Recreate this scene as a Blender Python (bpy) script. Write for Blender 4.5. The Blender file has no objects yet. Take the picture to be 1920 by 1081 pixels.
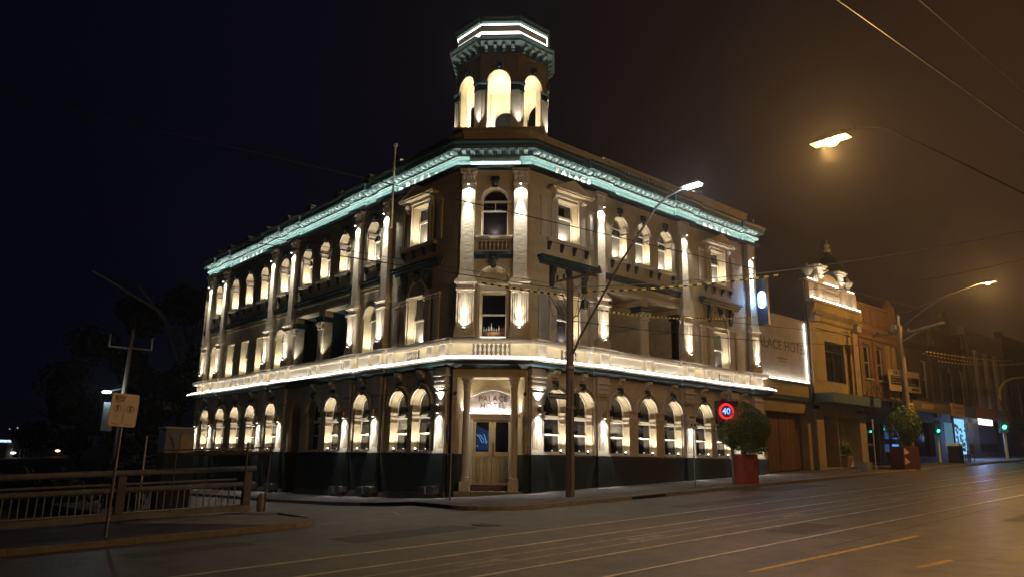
import bpy, bmesh, math, random
from mathutils import Matrix, Vector
random.seed(7)
R_ = math.radians
scn = bpy.context.scene
COL = scn.collection

# ------------------------------------------------------------ camera, world, exposure
# world axes: +X runs up the main street along the hotel's street front, +Y runs back along the side street
PITCH, ROLL, AZ = R_(12.69), R_(0.91), R_(41.35)
cd = bpy.data.cameras.new('camera'); cam = bpy.data.objects.new('camera', cd); COL.objects.link(cam)
cd.sensor_width = 36.0; cd.lens = 36.0*1405/1920; cd.clip_start = .1; cd.clip_end = 3000
f_ = Vector((0, math.cos(PITCH), math.sin(PITCH))); rt = Vector((1, 0, 0)); up = rt.cross(f_)
rr = math.cos(ROLL)*rt + math.sin(ROLL)*up; uu = -math.sin(ROLL)*rt + math.cos(ROLL)*up
m = Matrix((rr, uu, -f_)).transposed().to_4x4()
cam.matrix_world = Matrix.Translation((-17.48, -21.18, 1.35)) @ Matrix.Rotation(-AZ, 4, 'Z') @ m
scn.camera = cam

w = bpy.data.worlds.new('World'); scn.world = w; w.use_nodes = True
nt = w.node_tree; nt.nodes.clear()
wo = nt.nodes.new('ShaderNodeOutputWorld'); bg = nt.nodes.new('ShaderNodeBackground'); nt.links.new(bg.outputs[0], wo.inputs[0])
geo = nt.nodes.new('ShaderNodeNewGeometry')
dp = nt.nodes.new('ShaderNodeVectorMath'); dp.operation = 'DOT_PRODUCT'; dp.inputs[1].default_value = (-0.95, 0.05, -.30)
nt.links.new(geo.outputs['Incoming'], dp.inputs[0])
rp = nt.nodes.new('ShaderNodeValToRGB'); nt.links.new(dp.outputs['Value'], rp.inputs[0])
SKY = [(0.0, (.0010, .0012, .0048)), (.35, (.0015, .0016, .0050)), (.62, (.0028, .0024, .0044)), (.82, (.0100, .0058, .0048)), (1.0, (.030, .0140, .0070))]
for i, (p, c) in enumerate(SKY):
    e = rp.color_ramp.elements[i] if i < 2 else rp.color_ramp.elements.new(p)
    e.position = p; e.color = (*c, 1)
nz = nt.nodes.new('ShaderNodeTexNoise'); nz.inputs['Scale'].default_value = 2.2; nz.inputs['Detail'].default_value = 5
tc = nt.nodes.new('ShaderNodeTexCoord'); nt.links.new(tc.outputs['Generated'], nz.inputs['Vector'])
mr = nt.nodes.new('ShaderNodeMapRange'); mr.inputs[1].default_value = .3; mr.inputs[2].default_value = .7
mr.inputs[3].default_value = .75; mr.inputs[4].default_value = 1.3; nt.links.new(nz.outputs[0], mr.inputs[0])
mx = nt.nodes.new('ShaderNodeVectorMath'); mx.operation = 'SCALE'
nt.links.new(rp.outputs[0], mx.inputs[0]); nt.links.new(mr.outputs[0], mx.inputs['Scale'])
nt.links.new(mx.outputs[0], bg.inputs[0]); bg.inputs[1].default_value = .72
scn.view_settings.view_transform = 'Standard'; scn.view_settings.look = 'None'
scn.view_settings.exposure = 0.5; scn.view_settings.gamma = 1; scn.view_settings.use_curve_mapping = False
scn.cycles.max_bounces = 6; scn.cycles.diffuse_bounces = 3; scn.cycles.glossy_bounces = 3
scn.cycles.sample_clamp_indirect = 4.0

# ------------------------------------------------------------ helpers
class MB:
    def __init__(s): s.v = []; s.f = []
    def quad(s, a, b, c, d): n = len(s.v); s.v += [a, b, c, d]; s.f.append((n, n+1, n+2, n+3)); return s
    def box(s, x0, x1, y0, y1, z0, z1):
        n = len(s.v)
        s.v += [(x0,y0,z0),(x1,y0,z0),(x1,y1,z0),(x0,y1,z0),(x0,y0,z1),(x1,y0,z1),(x1,y1,z1),(x0,y1,z1)]
        s.f += [(n,n+3,n+2,n+1),(n+4,n+5,n+6,n+7),(n,n+1,n+5,n+4),(n+1,n+2,n+6,n+5),(n+2,n+3,n+7,n+6),(n+3,n,n+4,n+7)]
        return s
    def taper(s, x0, x1, y0, y1, z0, z1, k):     # box whose top is scaled by k about its centre
        cx, cy = (x0+x1)/2, (y0+y1)/2; n = len(s.v)
        for z, q in ((z0, 1), (z1, k)):
            s.v += [(cx+(x-cx)*q, cy+(y-cy)*q, z) for x, y in ((x0,y0),(x1,y0),(x1,y1),(x0,y1))]
        s.f += [(n,n+3,n+2,n+1),(n+4,n+5,n+6,n+7),(n,n+1,n+5,n+4),(n+1,n+2,n+6,n+5),(n+2,n+3,n+7,n+6),(n+3,n,n+4,n+7)]
        return s
    def lathe(s, cx, cy, prof, n=16, a0=0, a1=360):
        full = abs(a1-a0) >= 360; k = n if full else n+1; b = len(s.v)
        for r, z in prof:
            for i in range(k):
                a = R_(a0+(a1-a0)*i/n); s.v.append((cx+r*math.cos(a), cy+r*math.sin(a), z))
        for j in range(len(prof)-1):
            for i in range(n):
                i2 = (i+1) % k
                s.f.append((b+j*k+i, b+j*k+i2, b+(j+1)*k+i2, b+(j+1)*k+i))
        if full:
            s.f.append(tuple(b+i for i in reversed(range(k)))); s.f.append(tuple(b+(len(prof)-1)*k+i for i in range(k)))
        return s
    def tube(s, pts, r, n=8):
        pts = [Vector(p) for p in pts]; b = len(s.v)
        for j, p in enumerate(pts):
            t = (pts[min(j+1, len(pts)-1)]-pts[max(j-1, 0)]).normalized()
            a = t.cross(Vector((0, 0, 1)))
            if a.length < .02: a = t.cross(Vector((0, 1, 0)))
            a.normalize(); c = a.cross(t); rj = r[j] if isinstance(r, (list, tuple)) else r
            for i in range(n):
                q = 2*math.pi*i/n; s.v.append(tuple(p+a*rj*math.cos(q)+c*rj*math.sin(q)))
        for j in range(len(pts)-1):
            for i in range(n): s.f.append((b+j*n+i, b+j*n+(i+1) % n, b+(j+1)*n+(i+1) % n, b+(j+1)*n+i))
        s.f.append(tuple(b+i for i in range(n))); s.f.append(tuple(b+(len(pts)-1)*n+i for i in reversed(range(n))))
        return s
    def prism(s, poly, y0, y1):                 # poly in x,z extruded in y
        n = len(s.v); k = len(poly)
        s.v += [(x, y0, z) for x, z in poly]+[(x, y1, z) for x, z in poly]
        s.f.append(tuple(range(n, n+k))); s.f.append(tuple(reversed(range(n+k, n+2*k))))
        for i in range(k): s.f.append((n+i, n+k+i, n+k+(i+1) % k, n+(i+1) % k))
        return s
    def prismx(s, poly, x0, x1):                # poly in y,z extruded in x
        n = len(s.v); k = len(poly)
        s.v += [(x0, y, z) for y, z in poly]+[(x1, y, z) for y, z in poly]
        s.f.append(tuple(range(n, n+k))); s.f.append(tuple(reversed(range(n+k, n+2*k))))
        for i in range(k): s.f.append((n+i, n+k+i, n+k+(i+1) % k, n+(i+1) % k))
        return s
    def prismz(s, poly, z0, z1):
        n = len(s.v); k = len(poly)
        s.v += [(x, y, z0) for x, y in poly]+[(x, y, z1) for x, y in poly]
        s.f.append(tuple(reversed(range(n, n+k)))); s.f.append(tuple(range(n+k, n+2*k)))
        for i in range(k): s.f.append((n+i, n+(i+1) % k, n+k+(i+1) % k, n+k+i))
        return s
    def sweep(s, path, prof):                   # prof: (outward, z) closed or open strip; path: plan polyline
        P = [Vector(p) for p in path]; n = len(P); off = []
        for i in range(n):
            d0 = (P[i]-P[i-1]).normalized() if i else None; d1 = (P[i+1]-P[i]).normalized() if i < n-1 else None
            n0 = Vector((d0.y, -d0.x)) if d0 else None; n1 = Vector((d1.y, -d1.x)) if d1 else None
            if n0 is None: o = n1
            elif n1 is None: o = n0
            else: o = (n0+n1)/(1+n0.dot(n1))
            off.append(o)
        b = len(s.v); k = len(prof)
        for d, z in prof:
            for i in range(n): s.v.append((P[i].x+off[i].x*d, P[i].y+off[i].y*d, z))
        for j in range(k-1):
            for i in range(n-1): s.f.append((b+j*n+i, b+j*n+i+1, b+(j+1)*n+i+1, b+(j+1)*n+i))
        s.f.append(tuple(b+j*n for j in range(k))); s.f.append(tuple(b+j*n+n-1 for j in reversed(range(k))))
        return s
    def add(s, o, M=None):
        n = len(s.v); s.v += [tuple(M @ Vector(p)) if M else p for p in o.v]; s.f += [tuple(i+n for i in f) for f in o.f]; return s
    def mesh(s, name, mat, smooth=False):
        me = bpy.data.meshes.new(name); me.from_pydata(s.v, [], s.f)
        mats = mat if isinstance(mat, (list, tuple)) else [mat]
        for q in mats: me.materials.append(q)
        bm = bmesh.new(); bm.from_mesh(me); bmesh.ops.remove_doubles(bm, verts=bm.verts, dist=1e-5)
        bmesh.ops.recalc_face_normals(bm, faces=bm.faces); bm.to_mesh(me); bm.free()
        if smooth:
            for p in me.polygons: p.use_smooth = True
            try: me.set_sharp_from_angle(angle=R_(35))
            except Exception: pass
        return me

def link(name, data, parent=None, M=None, loc=None):
    o = bpy.data.objects.new(name, data); COL.objects.link(o)
    if parent is not None: o.parent = parent
    if M is not None: o.matrix_local = M
    if loc is not None: o.location = loc
    return o
def tag(o, label=None, cat=None, group=None, kind=None):
    if label: o['label'] = label
    if cat: o['category'] = cat
    if group: o['group'] = group
    if kind: o['kind'] = kind
    return o
SPLIT = {'jamb_plinth', 'end_wall', 'bracket_shelf', 'arrow', 'pane', 'pilaster_panel', 'plinth_return', 'insulator', 'text_line', 'agent_name', 'small_text', 'loggia_lining', 'scroll_buttress', 'door_frame', 'canopy', 'hanger', 'painted_line', 'fascia_lettering', 'tympanum_dot'}
def islands(mb):
    key = {}; par = list(range(len(mb.v)))
    def fd(i):
        while par[i] != i: par[i] = par[par[i]]; i = par[i]
        return i
    for i, p in enumerate(mb.v):
        k = tuple(round(c, 4) for c in p)
        if k in key: par[fd(i)] = fd(key[k])
        else: key[k] = i
    for f in mb.f:
        for i in f[1:]: par[fd(i)] = fd(f[0])
    G = {}
    for f in mb.f: G.setdefault(fd(f[0]), []).append(f)
    out = []
    for fs in G.values():
        q = MB(); mp = {}
        for f in fs:
            for i in f:
                if i not in mp: mp[i] = len(q.v); q.v.append(mb.v[i])
            q.f.append(tuple(mp[i] for i in f))
        out.append(q)
    return out
def part(name, mb, mat, parent=None, M=None, smooth=False, label=None, kind=None):
    if name in SPLIT and parent is not None:
        for q in islands(mb): o = link(name, q.mesh(name, mat, smooth), parent, M); tag(o, label, kind=kind)
        return o
    o = link(name, mb.mesh(name, mat, smooth), parent, M); return tag(o, label, kind=kind)
def root(name, loc, label, cat, group=None, rz=0):
    o = bpy.data.objects.new(name, None); COL.objects.link(o); o.location = loc; o.rotation_euler = (0, 0, rz)
    o.empty_display_size = .3
    return tag(o, label, cat, group)
CACHE = {}
def cached(key, fn):
    if key not in CACHE: CACHE[key] = fn()
    return CACHE[key]
T = Matrix.Translation
def text_mesh(body, size, ext, mat, name='lettering', align='CENTER', space=1.0, bold=0.0):
    cu = bpy.data.curves.new(name, 'FONT'); cu.body = body; cu.size = size; cu.extrude = ext; cu.align_x = align; cu.align_y = 'CENTER'
    cu.space_character = space; cu.offset = bold; cu.resolution_u = 3
    o = bpy.data.objects.new(name, cu); COL.objects.link(o)
    dg = bpy.context.evaluated_depsgraph_get(); me = bpy.data.meshes.new_from_object(o.evaluated_get(dg))
    bpy.data.objects.remove(o); bpy.data.curves.remove(cu); me.materials.clear(); me.materials.append(mat); me.name = name
    me.transform(Matrix.Rotation(math.pi/2, 4, 'X')); return me        # now stands in x,z facing -y

# ------------------------------------------------------------ materials
def mat(name, col, rough=.6, var=.12, scale=6, bump=.0, bscale=40, metal=0, dirt=None, dscale=.7, spec=.5, emit=None, es=0, coat=0, streak=0):
    M = bpy.data.materials.new(name); M.use_nodes = True; n = M.node_tree; b = n.nodes['Principled BSDF']
    b.inputs['Roughness'].default_value = rough; b.inputs['Metallic'].default_value = metal
    b.inputs['Specular IOR Level'].default_value = spec; b.inputs['Coat Weight'].default_value = coat
    tcn = n.nodes.new('ShaderNodeTexCoord'); no = n.nodes.new('ShaderNodeTexNoise'); no.inputs['Scale'].default_value = scale; no.inputs['Detail'].default_value = 6
    mp = n.nodes.new('ShaderNodeMapping'); n.links.new(tcn.outputs['Object'], mp.inputs[0]); n.links.new(mp.outputs[0], no.inputs['Vector'])
    if streak: mp.inputs['Scale'].default_value = (1, 1, streak)
    r = n.nodes.new('ShaderNodeMapRange'); r.inputs[1].default_value = .3; r.inputs[2].default_value = .7; r.inputs[3].default_value = 1-var; r.inputs[4].default_value = 1+var
    n.links.new(no.outputs[0], r.inputs[0])
    sc = n.nodes.new('ShaderNodeVectorMath'); sc.operation = 'SCALE'; sc.inputs[0].default_value = col; n.links.new(r.outputs[0], sc.inputs['Scale'])
    outc = sc.outputs[0]
    if dirt:
        n2 = n.nodes.new('ShaderNodeTexNoise'); n2.inputs['Scale'].default_value = dscale; n2.inputs['Detail'].default_value = 8; n2.inputs['Roughness'].default_value = .7
        n.links.new(tcn.outputs['Object'], n2.inputs['Vector'])
        r2 = n.nodes.new('ShaderNodeMapRange'); r2.inputs[1].default_value = .48; r2.inputs[2].default_value = .7; r2.inputs[3].default_value = 0; r2.inputs[4].default_value = .8
        n.links.new(n2.outputs[0], r2.inputs[0])
        mxn = n.nodes.new('ShaderNodeMix'); mxn.data_type = 'RGBA'; n.links.new(r2.outputs[0], mxn.inputs[0]); n.links.new(outc, mxn.inputs[6]); mxn.inputs[7].default_value = (*dirt, 1)
        outc = mxn.outputs[2]
    n.links.new(outc, b.inputs['Base Color'])
    if bump:
        n3 = n.nodes.new('ShaderNodeTexNoise'); n3.inputs['Scale'].default_value = bscale; n3.inputs['Detail'].default_value = 5
        n.links.new(tcn.outputs['Object'], n3.inputs['Vector'])
        bn = n.nodes.new('ShaderNodeBump'); bn.inputs['Strength'].default_value = bump; bn.inputs['Distance'].default_value = .02
        n.links.new(n3.outputs[0], bn.inputs['Height']); n.links.new(bn.outputs[0], b.inputs['Normal'])
    if emit: b.inputs['Emission Color'].default_value = (*emit, 1); b.inputs['Emission Strength'].default_value = es
    return M
def glow(name, col, s):
    M = bpy.data.materials.new(name); M.use_nodes = True; n = M.node_tree; n.nodes.clear()
    o = n.nodes.new('ShaderNodeOutputMaterial'); e = n.nodes.new('ShaderNodeEmission'); e.inputs[0].default_value = (*col, 1); e.inputs[1].default_value = s
    n.links.new(e.outputs[0], o.inputs[0]); return M
WARM = (1.0, .91, .77); COOL = (1.0, .96, .90)
cream = mat('cream_render', (.58, .49, .31), .75, .10, 3, .3, 30, dirt=(.38, .31, .19), dscale=.6)
creamr = mat('cream_rough_render', (.56, .49, .36), .8, .10, 5, .5, 9, dirt=(.46, .40, .29), dscale=1.2)
trim = mat('cream_trim', (.62, .55, .43), .6, .05, 4, .12, 40)
white = mat('white_joinery', (.66, .61, .50), .45, .04, 5)
tealb = mat('lit_teal_tone', (.38, .50, .46), .5, .1, 4)  # paler teal paints in the light on cornice brackets and bed moulding
teal = mat('teal_paint', (.19, .30, .275), .5, .12, 4, .1, 30)
tealk = mat('dark_teal_paint_and_shade', (.018, .045, .050), .5, .2, 4)
plinthm = mat('black_green_plinth', (.020, .030, .030), .45, .25, 2.5, .2, 15, dirt=(.012, .018, .02), dscale=.8)
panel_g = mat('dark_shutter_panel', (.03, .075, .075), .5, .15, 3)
keym = mat('dark_keystone', (.022, .028, .028), .5, .2, 8)
bluestone = mat('bluestone', (.10, .10, .10), .85, .3, 9, .9, 12)
glassd = mat('window_glass', (.014, .012, .014), .06, .1, 3, spec=.7)
blindm = mat('blind_behind_glass', (.17, .155, .13), .12, .1, 6, spec=.6)
asph = mat('asphalt', (.125, .110, .098), .45, .30, 2.2, 1.0, 38, dirt=(.060, .053, .048), dscale=.45)
asphp = mat('asphalt_patch', (.060, .046, .044), .7, .18, 2, .6, 60)
paver = mat('pavement_asphalt', (.12, .108, .10), .75, .16, 2.2, .5, 50, dirt=(.055, .05, .05), dscale=.5)
darkasph = mat('dark_asphalt_patch', (.082, .073, .067), .6, .2, 3, .8, 50)
conc = mat('concrete', (.30, .265, .21), .8, .14, 3, .4, 35, dirt=(.13, .12, .10), dscale=.9)
kerbm = mat('kerb_concrete', (.27, .235, .18), .8, .2, 5, .4, 30)
railm = mat('steel_rail', (.70, .64, .56), .36, .25, 3, metal=.45)
linem = mat('worn_white_paint', (.34, .32, .28), .6, .35, 9, dirt=(.08, .075, .07), dscale=3)
yline = mat('worn_yellow_paint', (.42, .29, .08), .6, .3, 9, dirt=(.09, .08, .06), dscale=3)
woodp = mat('grey_timber_pole', (.19, .155, .12), .85, .3, 6, .7, 30, streak=.1)
steel = mat('galvanised_steel', (.30, .30, .29), .5, .12, 10, metal=.6)
darks = mat('dark_steel', (.05, .05, .05), .5, .15, 10)
cable = mat('black_cable', (.02, .02, .02), .6, .1, 10)
signw = mat('sign_face', (.68, .62, .52), .5, .06, 8)
redp = mat('red_painted_steel', (.44, .075, .07), .5, .15, 5, .1)
leafm = mat('dark_leaf', (.095, .165, .045), .6, .5, 7)
leafd = mat('black_green_foliage', (.018, .022, .012), .7, .4, 2)
bark = mat('tree_bark', (.10, .08, .06), .9, .3, 6, .8, 12)
timber = mat('stained_timber', (.17, .085, .04), .55, .3, 5, .2, 20, streak=.08)
mustard = mat('mustard_render', (.36, .27, .12), .75, .12, 2.5, .3, 25, dirt=(.24, .18, .09), dscale=.6)
brickm = mat('brown_brick', (.20, .12, .06), .85, .2, 14, .4, 30)
greyr = mat('grey_render', (.34, .31, .26), .8, .12, 2, .5, 14, dirt=(.32, .28, .24), dscale=.9)
darkw = mat('dark_render', (.10, .085, .07), .8, .2, 1.5, .3, 20)
ironm = mat('cast_iron', (.035, .033, .032), .6, .2, 12)
led = glow('glow_strip', COOL, 18.0)
ledh = glow('glow_strip_soft', COOL, 9.0)
ledw = glow('led_sill_strip', WARM, 6.0)
lens = glow('lamp_lens', (1, .93, .8), 9.0)
brass = mat('brass', (.35, .24, .10), .35, .1, 10, metal=1)

NL = [0]
KSP = 3.0
def spot(parent, M, loc, aim, power, size=50, blend=1.0, col=WARM, rad=.02):
    l = bpy.data.lights.new('spot_light', 'SPOT'); l.energy = power*KSP; l.color = col; l.spot_size = R_(size); l.spot_blend = blend; l.shadow_soft_size = rad
    o = bpy.data.objects.new('spot_light', l); COL.objects.link(o); o.parent = parent
    q = Vector(aim).to_track_quat('-Z', 'Y').to_matrix().to_4x4()
    o.matrix_local = (M or Matrix()) @ T(loc) @ q; NL[0] += 1; return o
def point(parent, M, loc, power, col=WARM, rad=.03):
    l = bpy.data.lights.new('bulb_light', 'POINT'); l.energy = power; l.color = col; l.shadow_soft_size = rad
    o = bpy.data.objects.new('bulb_light', l); COL.objects.link(o); o.parent = parent; o.matrix_local = (M or Matrix()) @ T(loc); NL[0] += 1; return o

# ------------------------------------------------------------ ground heights
def lerp(x, xs, ys):
    if x <= xs[0]: return ys[0]
    for i in range(len(xs)-1):
        if x <= xs[i+1]: return ys[i]+(ys[i+1]-ys[i])*(x-xs[i])/(xs[i+1]-xs[i])
    return ys[-1]
def side(y): return lerp(y, [0, 2, 5, 11, 18, 30, 60, 400], [0, .13, .28, .45, .58, .85, 2.0, 3.0])
def gz(x, y): return .038*max(min(x, 160), -60) - (side(y) if x < 3 else 0)
def sheet(name, xs, ys, dz, m, holes=(), fn=None, parent=None, kind='structure', label=None):
    b = MB()
    for i in range(len(xs)-1):
        for j in range(len(ys)-1):
            b.quad(*[(x, y, gz(x, y)+dz) for x, y in ((xs[i], ys[j]), (xs[i+1], ys[j]), (xs[i+1], ys[j+1]), (xs[i], ys[j+1]))])
    o = part(name, b, m, parent); tag(o, label, kind=kind); return o
def rng(a, b, s):
    n = max(1, int(round((b-a)/s))); return [a+(b-a)*i/n for i in range(n+1)]
g = MB()
xs = [-1500, -500, -160, -60, -30, -8, -3, 0, 3.01, 40, 160, 500, 1500]; ys = [-1500, -400, -60, 0, 2, 5, 11, 18, 30, 60, 400, 1500]
for i in range(len(xs)-1):
    for j in range(len(ys)-1):
        g.quad(*[(x, y, gz(x, y)-.6) for x, y in ((xs[i], ys[j]), (xs[i+1], ys[j]), (xs[i+1], ys[j+1]), (xs[i], ys[j+1]))])
part('ground', g, darkw, kind='structure')
RZ = -.12
rd = MB()
for a, b_ in ((rng(-60, 160, 10), [-22.5, -17, -12, -7, -3.1]), ([-9.5, -7.6, -3.0, .1], [-3.1, 0, 2, 5, 11, 18, 30, 60])):
    for i in range(len(a)-1):
        for j in range(len(b_)-1):
            rd.quad(*[(x, y, gz(x, y)+RZ) for x, y in ((a[i], b_[j]), (a[i+1], b_[j]), (a[i+1], b_[j+1]), (a[i], b_[j+1]))])
part('road', rd, asph, kind='structure')
# hotel side pavement: polygon with rounded corner
fp = MB()
def strip(b, pa, pb, dz):          # quad strip between two plan polylines
    for i in range(len(pa)-1):
        b.quad(*[(x, y, gz(x, y)+dz) for x, y in (pa[i], pa[i+1], pb[i+1], pb[i])])
arc = [(-.9-2.0*math.sin(R_(a)), -1.95-1.95*math.cos(R_(a))) for a in range(0, 91, 10)]
outer = [(160, -3.9), (60, -3.9), (12, -3.9), (3, -3.9)]+arc+[(-2.9, 0), (-2.9, 2), (-2.9, 5), (-2.9, 11), (-2.9, 18), (-2.9, 30)]
inner = [(160, .5), (60, .5), (12, .5), (3, .5)]+[(1.0, .4)]*3+[(.6, .6)]*4+[(.5, 1.0)]*3+[(.5, 1.2), (.3, 2.2), (.3, 5), (.3, 11), (.3, 18), (.3, 30)]
strip(fp, outer, inner, 0)
part('pavement', fp, paver, kind='structure', label='grey pavement wrapping round the hotel corner')
kb = bpy.data.objects.new('kerb', None); COL.objects.link(kb); tag(kb, 'worn concrete kerb along the hotel pavement', kind='structure')
def kerb_run(pts, parent, step=2.4, w_=.16, lo=-.2):
    pts = [Vector(p) for p in pts]; seg = []
    for a, b in zip(pts, pts[1:]):
        n = max(1, int((b-a).length/step+.5)); seg += [(a+(b-a)*i/n, a+(b-a)*(i+1)/n) for i in range(n)]
    for a, b in seg:
        d = (b-a).normalized(); nrm = Vector((-d.y, d.x)); a2 = a+d*.006; b2 = b-d*.006; q = MB(); vs = []
        j = random.uniform(-.004, .004)
        for z in (lo, .006+j):
            for p in (a2+nrm*.0, b2+nrm*.0, b2+nrm*w_, a2+nrm*w_): vs.append((p.x, p.y, gz(p.x, p.y)+z))
        q.v = vs; q.f = [(0, 3, 2, 1), (4, 5, 6, 7), (0, 1, 5, 4), (1, 2, 6, 5), (2, 3, 7, 6), (3, 0, 4, 7)]
        part('kerb_stone', q, kerbm, parent)
kerb_run([(-1.0, -3.9), (60, -3.9)], kb)
kerb_run(list(reversed(arc)), kb, w_=-.0 if False else .14)
kerb_run([(-2.9, 30), (-2.9, 3.5)], kb)
# bridge-side footpath on the left of the side street
fl = MB()
lo_ = [(-60, -3.15), (-16, -3.15), (-10, -3.15), (-8.6, -3.1), (-7.9, -2.7), (-7.55, -2.0), (-7.5, 0), (-7.5, 2.9)]
li_ = [(-60, 2.9), (-16, 2.9), (-10.2, 2.9), (-9.6, 2.9), (-9.0, 2.9), (-8.6, 2.9), (-8.2, 2.9), (-7.9, 2.9)]
strip(fl, lo_, li_, 0)
part('footpath', fl, conc, kind='structure', label='concrete footpath beside the bridge railing')
fa = MB(); strip(fa, [(-60, -3.0), (-9.1, -3.0)], [(-60, 2.3), (-11.3, 2.3)], .004)
part('asphalt_inlay', fa, asphp, kind='structure', label='dark reddish asphalt on the bridge footpath')
kb2 = bpy.data.objects.new('kerb', None); COL.objects.link(kb2); tag(kb2, 'concrete kerb along the bridge footpath', kind='structure')
kerb_run([(-40, -3.15), (-10, -3.15), (-8.6, -3.1), (-7.9, -2.7), (-7.55, -2.0), (-7.5, 0)], kb2)
# tram rails (two tracks), each rail a thing set in the road
rails = bpy.data.objects.new('tram_tracks', None); COL.objects.link(rails); tag(rails, 'two pairs of steel tram rails set in the asphalt', kind='structure')
for y in (-8.0, -9.47, -11.5, -12.97):
    q = MB()
    for x0, x1 in zip(rng(-60, 160, 20), rng(-60, 160, 20)[1:]):
        for a, b, h in ((-.036, .036, .012),):
            q.quad((x0, y+a, gz(x0, 0)+RZ+h), (x1, y+a, gz(x1, 0)+RZ+h), (x1, y+b, gz(x1, 0)+RZ+h), (x0, y+b, gz(x0, 0)+RZ+h))
            q.quad((x0, y+a, gz(x0, 0)+RZ-.01), (x1, y+a, gz(x1, 0)+RZ-.01), (x1, y+a, gz(x1, 0)+RZ+h), (x0, y+a, gz(x0, 0)+RZ+h))
    part('rail', q, railm, rails)
    q = MB()
    for x0, x1 in zip(rng(-60, 160, 20), rng(-60, 160, 20)[1:]):
        q.quad((x0, y+.035, gz(x0, 0)+RZ+.004), (x1, y+.035, gz(x1, 0)+RZ+.004), (x1, y+.085, gz(x1, 0)+RZ+.004), (x0, y+.085, gz(x0, 0)+RZ+.004))
    part('rail_groove', q, darks, rails)
mk = bpy.data.objects.new('road_markings', None); COL.objects.link(mk); tag(mk, 'worn white and yellow lane paint on the asphalt', kind='structure')
def mark(name, x0, x1, y0, y1, w_, m_, parts=4):
    q = MB()
    for i in range(parts):
        a, b = i/parts, (i+1)/parts; xa, xb = x0+(x1-x0)*a, x0+(x1-x0)*b; ya, yb = y0+(y1-y0)*a, y0+(y1-y0)*b
        d = Vector((x1-x0, y1-y0)).normalized(); n = Vector((-d.y, d.x))*w_/2
        q.quad(*[(x, y, gz(x, y)+RZ+.005) for x, y in ((xa-n.x, ya-n.y), (xb-n.x, yb-n.y), (xb+n.x, yb+n.y), (xa+n.x, ya+n.y))])
    part(name, q, m_, mk)
mark('centre_line', -60, 150, -10.2, -10.2, .11, linem, 20); mark('centre_line', -60, 150, -10.78, -10.78, .11, linem, 20)
for x in (-9.2, -4.7, 1.5, 8.4, 15): mark('raised_marker', x, x+1.1, -10.49, -10.49, .26, linem, 1)
for x0, x1, y0, y1, m_ in ((-6.3, -.1, -14.3, -14.5, yline), (7, 11, -14.6, -14.7, yline), (-4.1, -3.0, -16.0, -16.1, yline), (14.5, 16, -10, -11, yline),
                       (-7.75, -7.1, -2.72, -2.84, linem), (-6.55, -5.85, -2.91, -2.88, linem), (-5.0, -.8, -2.6, -3.35, linem), (-4.58, -5.04, -1.2, -2.4, linem),
                       (6, 7.6, -5.9, -6.0, yline), (18, 21, -6.2, -6.2, linem), (25, 28, -6.2, -6.2, linem)): mark('lane_line', x0, x1, y0, y1, .12, m_)
mh = MB().lathe(0, 0, [(.42, 0), (.42, .008), (.36, .009), (.34, .005), (.3, .006)], 24)
o = part('manhole_cover', mh, ironm); o.location = (-4.83, -6.03, gz(-4.83, -6)+RZ); tag(o, 'round iron manhole cover in the asphalt before the hotel corner', 'manhole cover')
dr = MB().box(-.9, .9, -.03, .16, -.14, -.03)
o = part('storm_drain', dr, mat('drain_opening_dark', (.01, .01, .01), .9)); o.location = (4.3, -3.92, gz(4.3, -4)); o.rotation_euler = (0, -math.atan(.038), 0)
tag(o, 'dark storm drain slot under the kerb near the timber pole', 'drain')
o = part('manhole_cover', MB().box(-.3, .3, -.2, .2, 0, .008), conc); o.location = (9.6, -2.7, gz(9.6, -2)+.001); o.rotation_euler = (0, -math.atan(.038), 0)
tag(o, 'small pale rectangular access cover in the pavement by the speed sign', 'access cover')

# ============================================================ THE HOTEL
CH = 2.059                                   # chamfer cut
LEN_L, LEN_R = 29.9, 18.95
hotel = root('hotel_building', (0, 0, 0), 'three storey cream corner hotel with teal cornice, floodlit windows and octagonal tower', 'hotel')
FR = Matrix.Identity(4)
FL = Matrix(((0, 1, 0, 0), (-1, 0, 0, 0), (0, 0, 1, 0), (0, 0, 0, 1)))       # local x = -u, local y = inward
s2 = 1/math.sqrt(2)
FC = Matrix(((s2, s2, 0, CH/2), (-s2, s2, 0, CH/2), (0, 0, 1, 0), (0, 0, 0, 1)))
CW = CH*math.sqrt(2)/2
def FM(fac, u, y=0, z=0):                    # matrix of a facade-local frame centred at u
    F = {'R': FR, 'L': FL, 'C': FC}[fac]
    return F @ T((-u if fac == 'L' else u, y, z))

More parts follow.
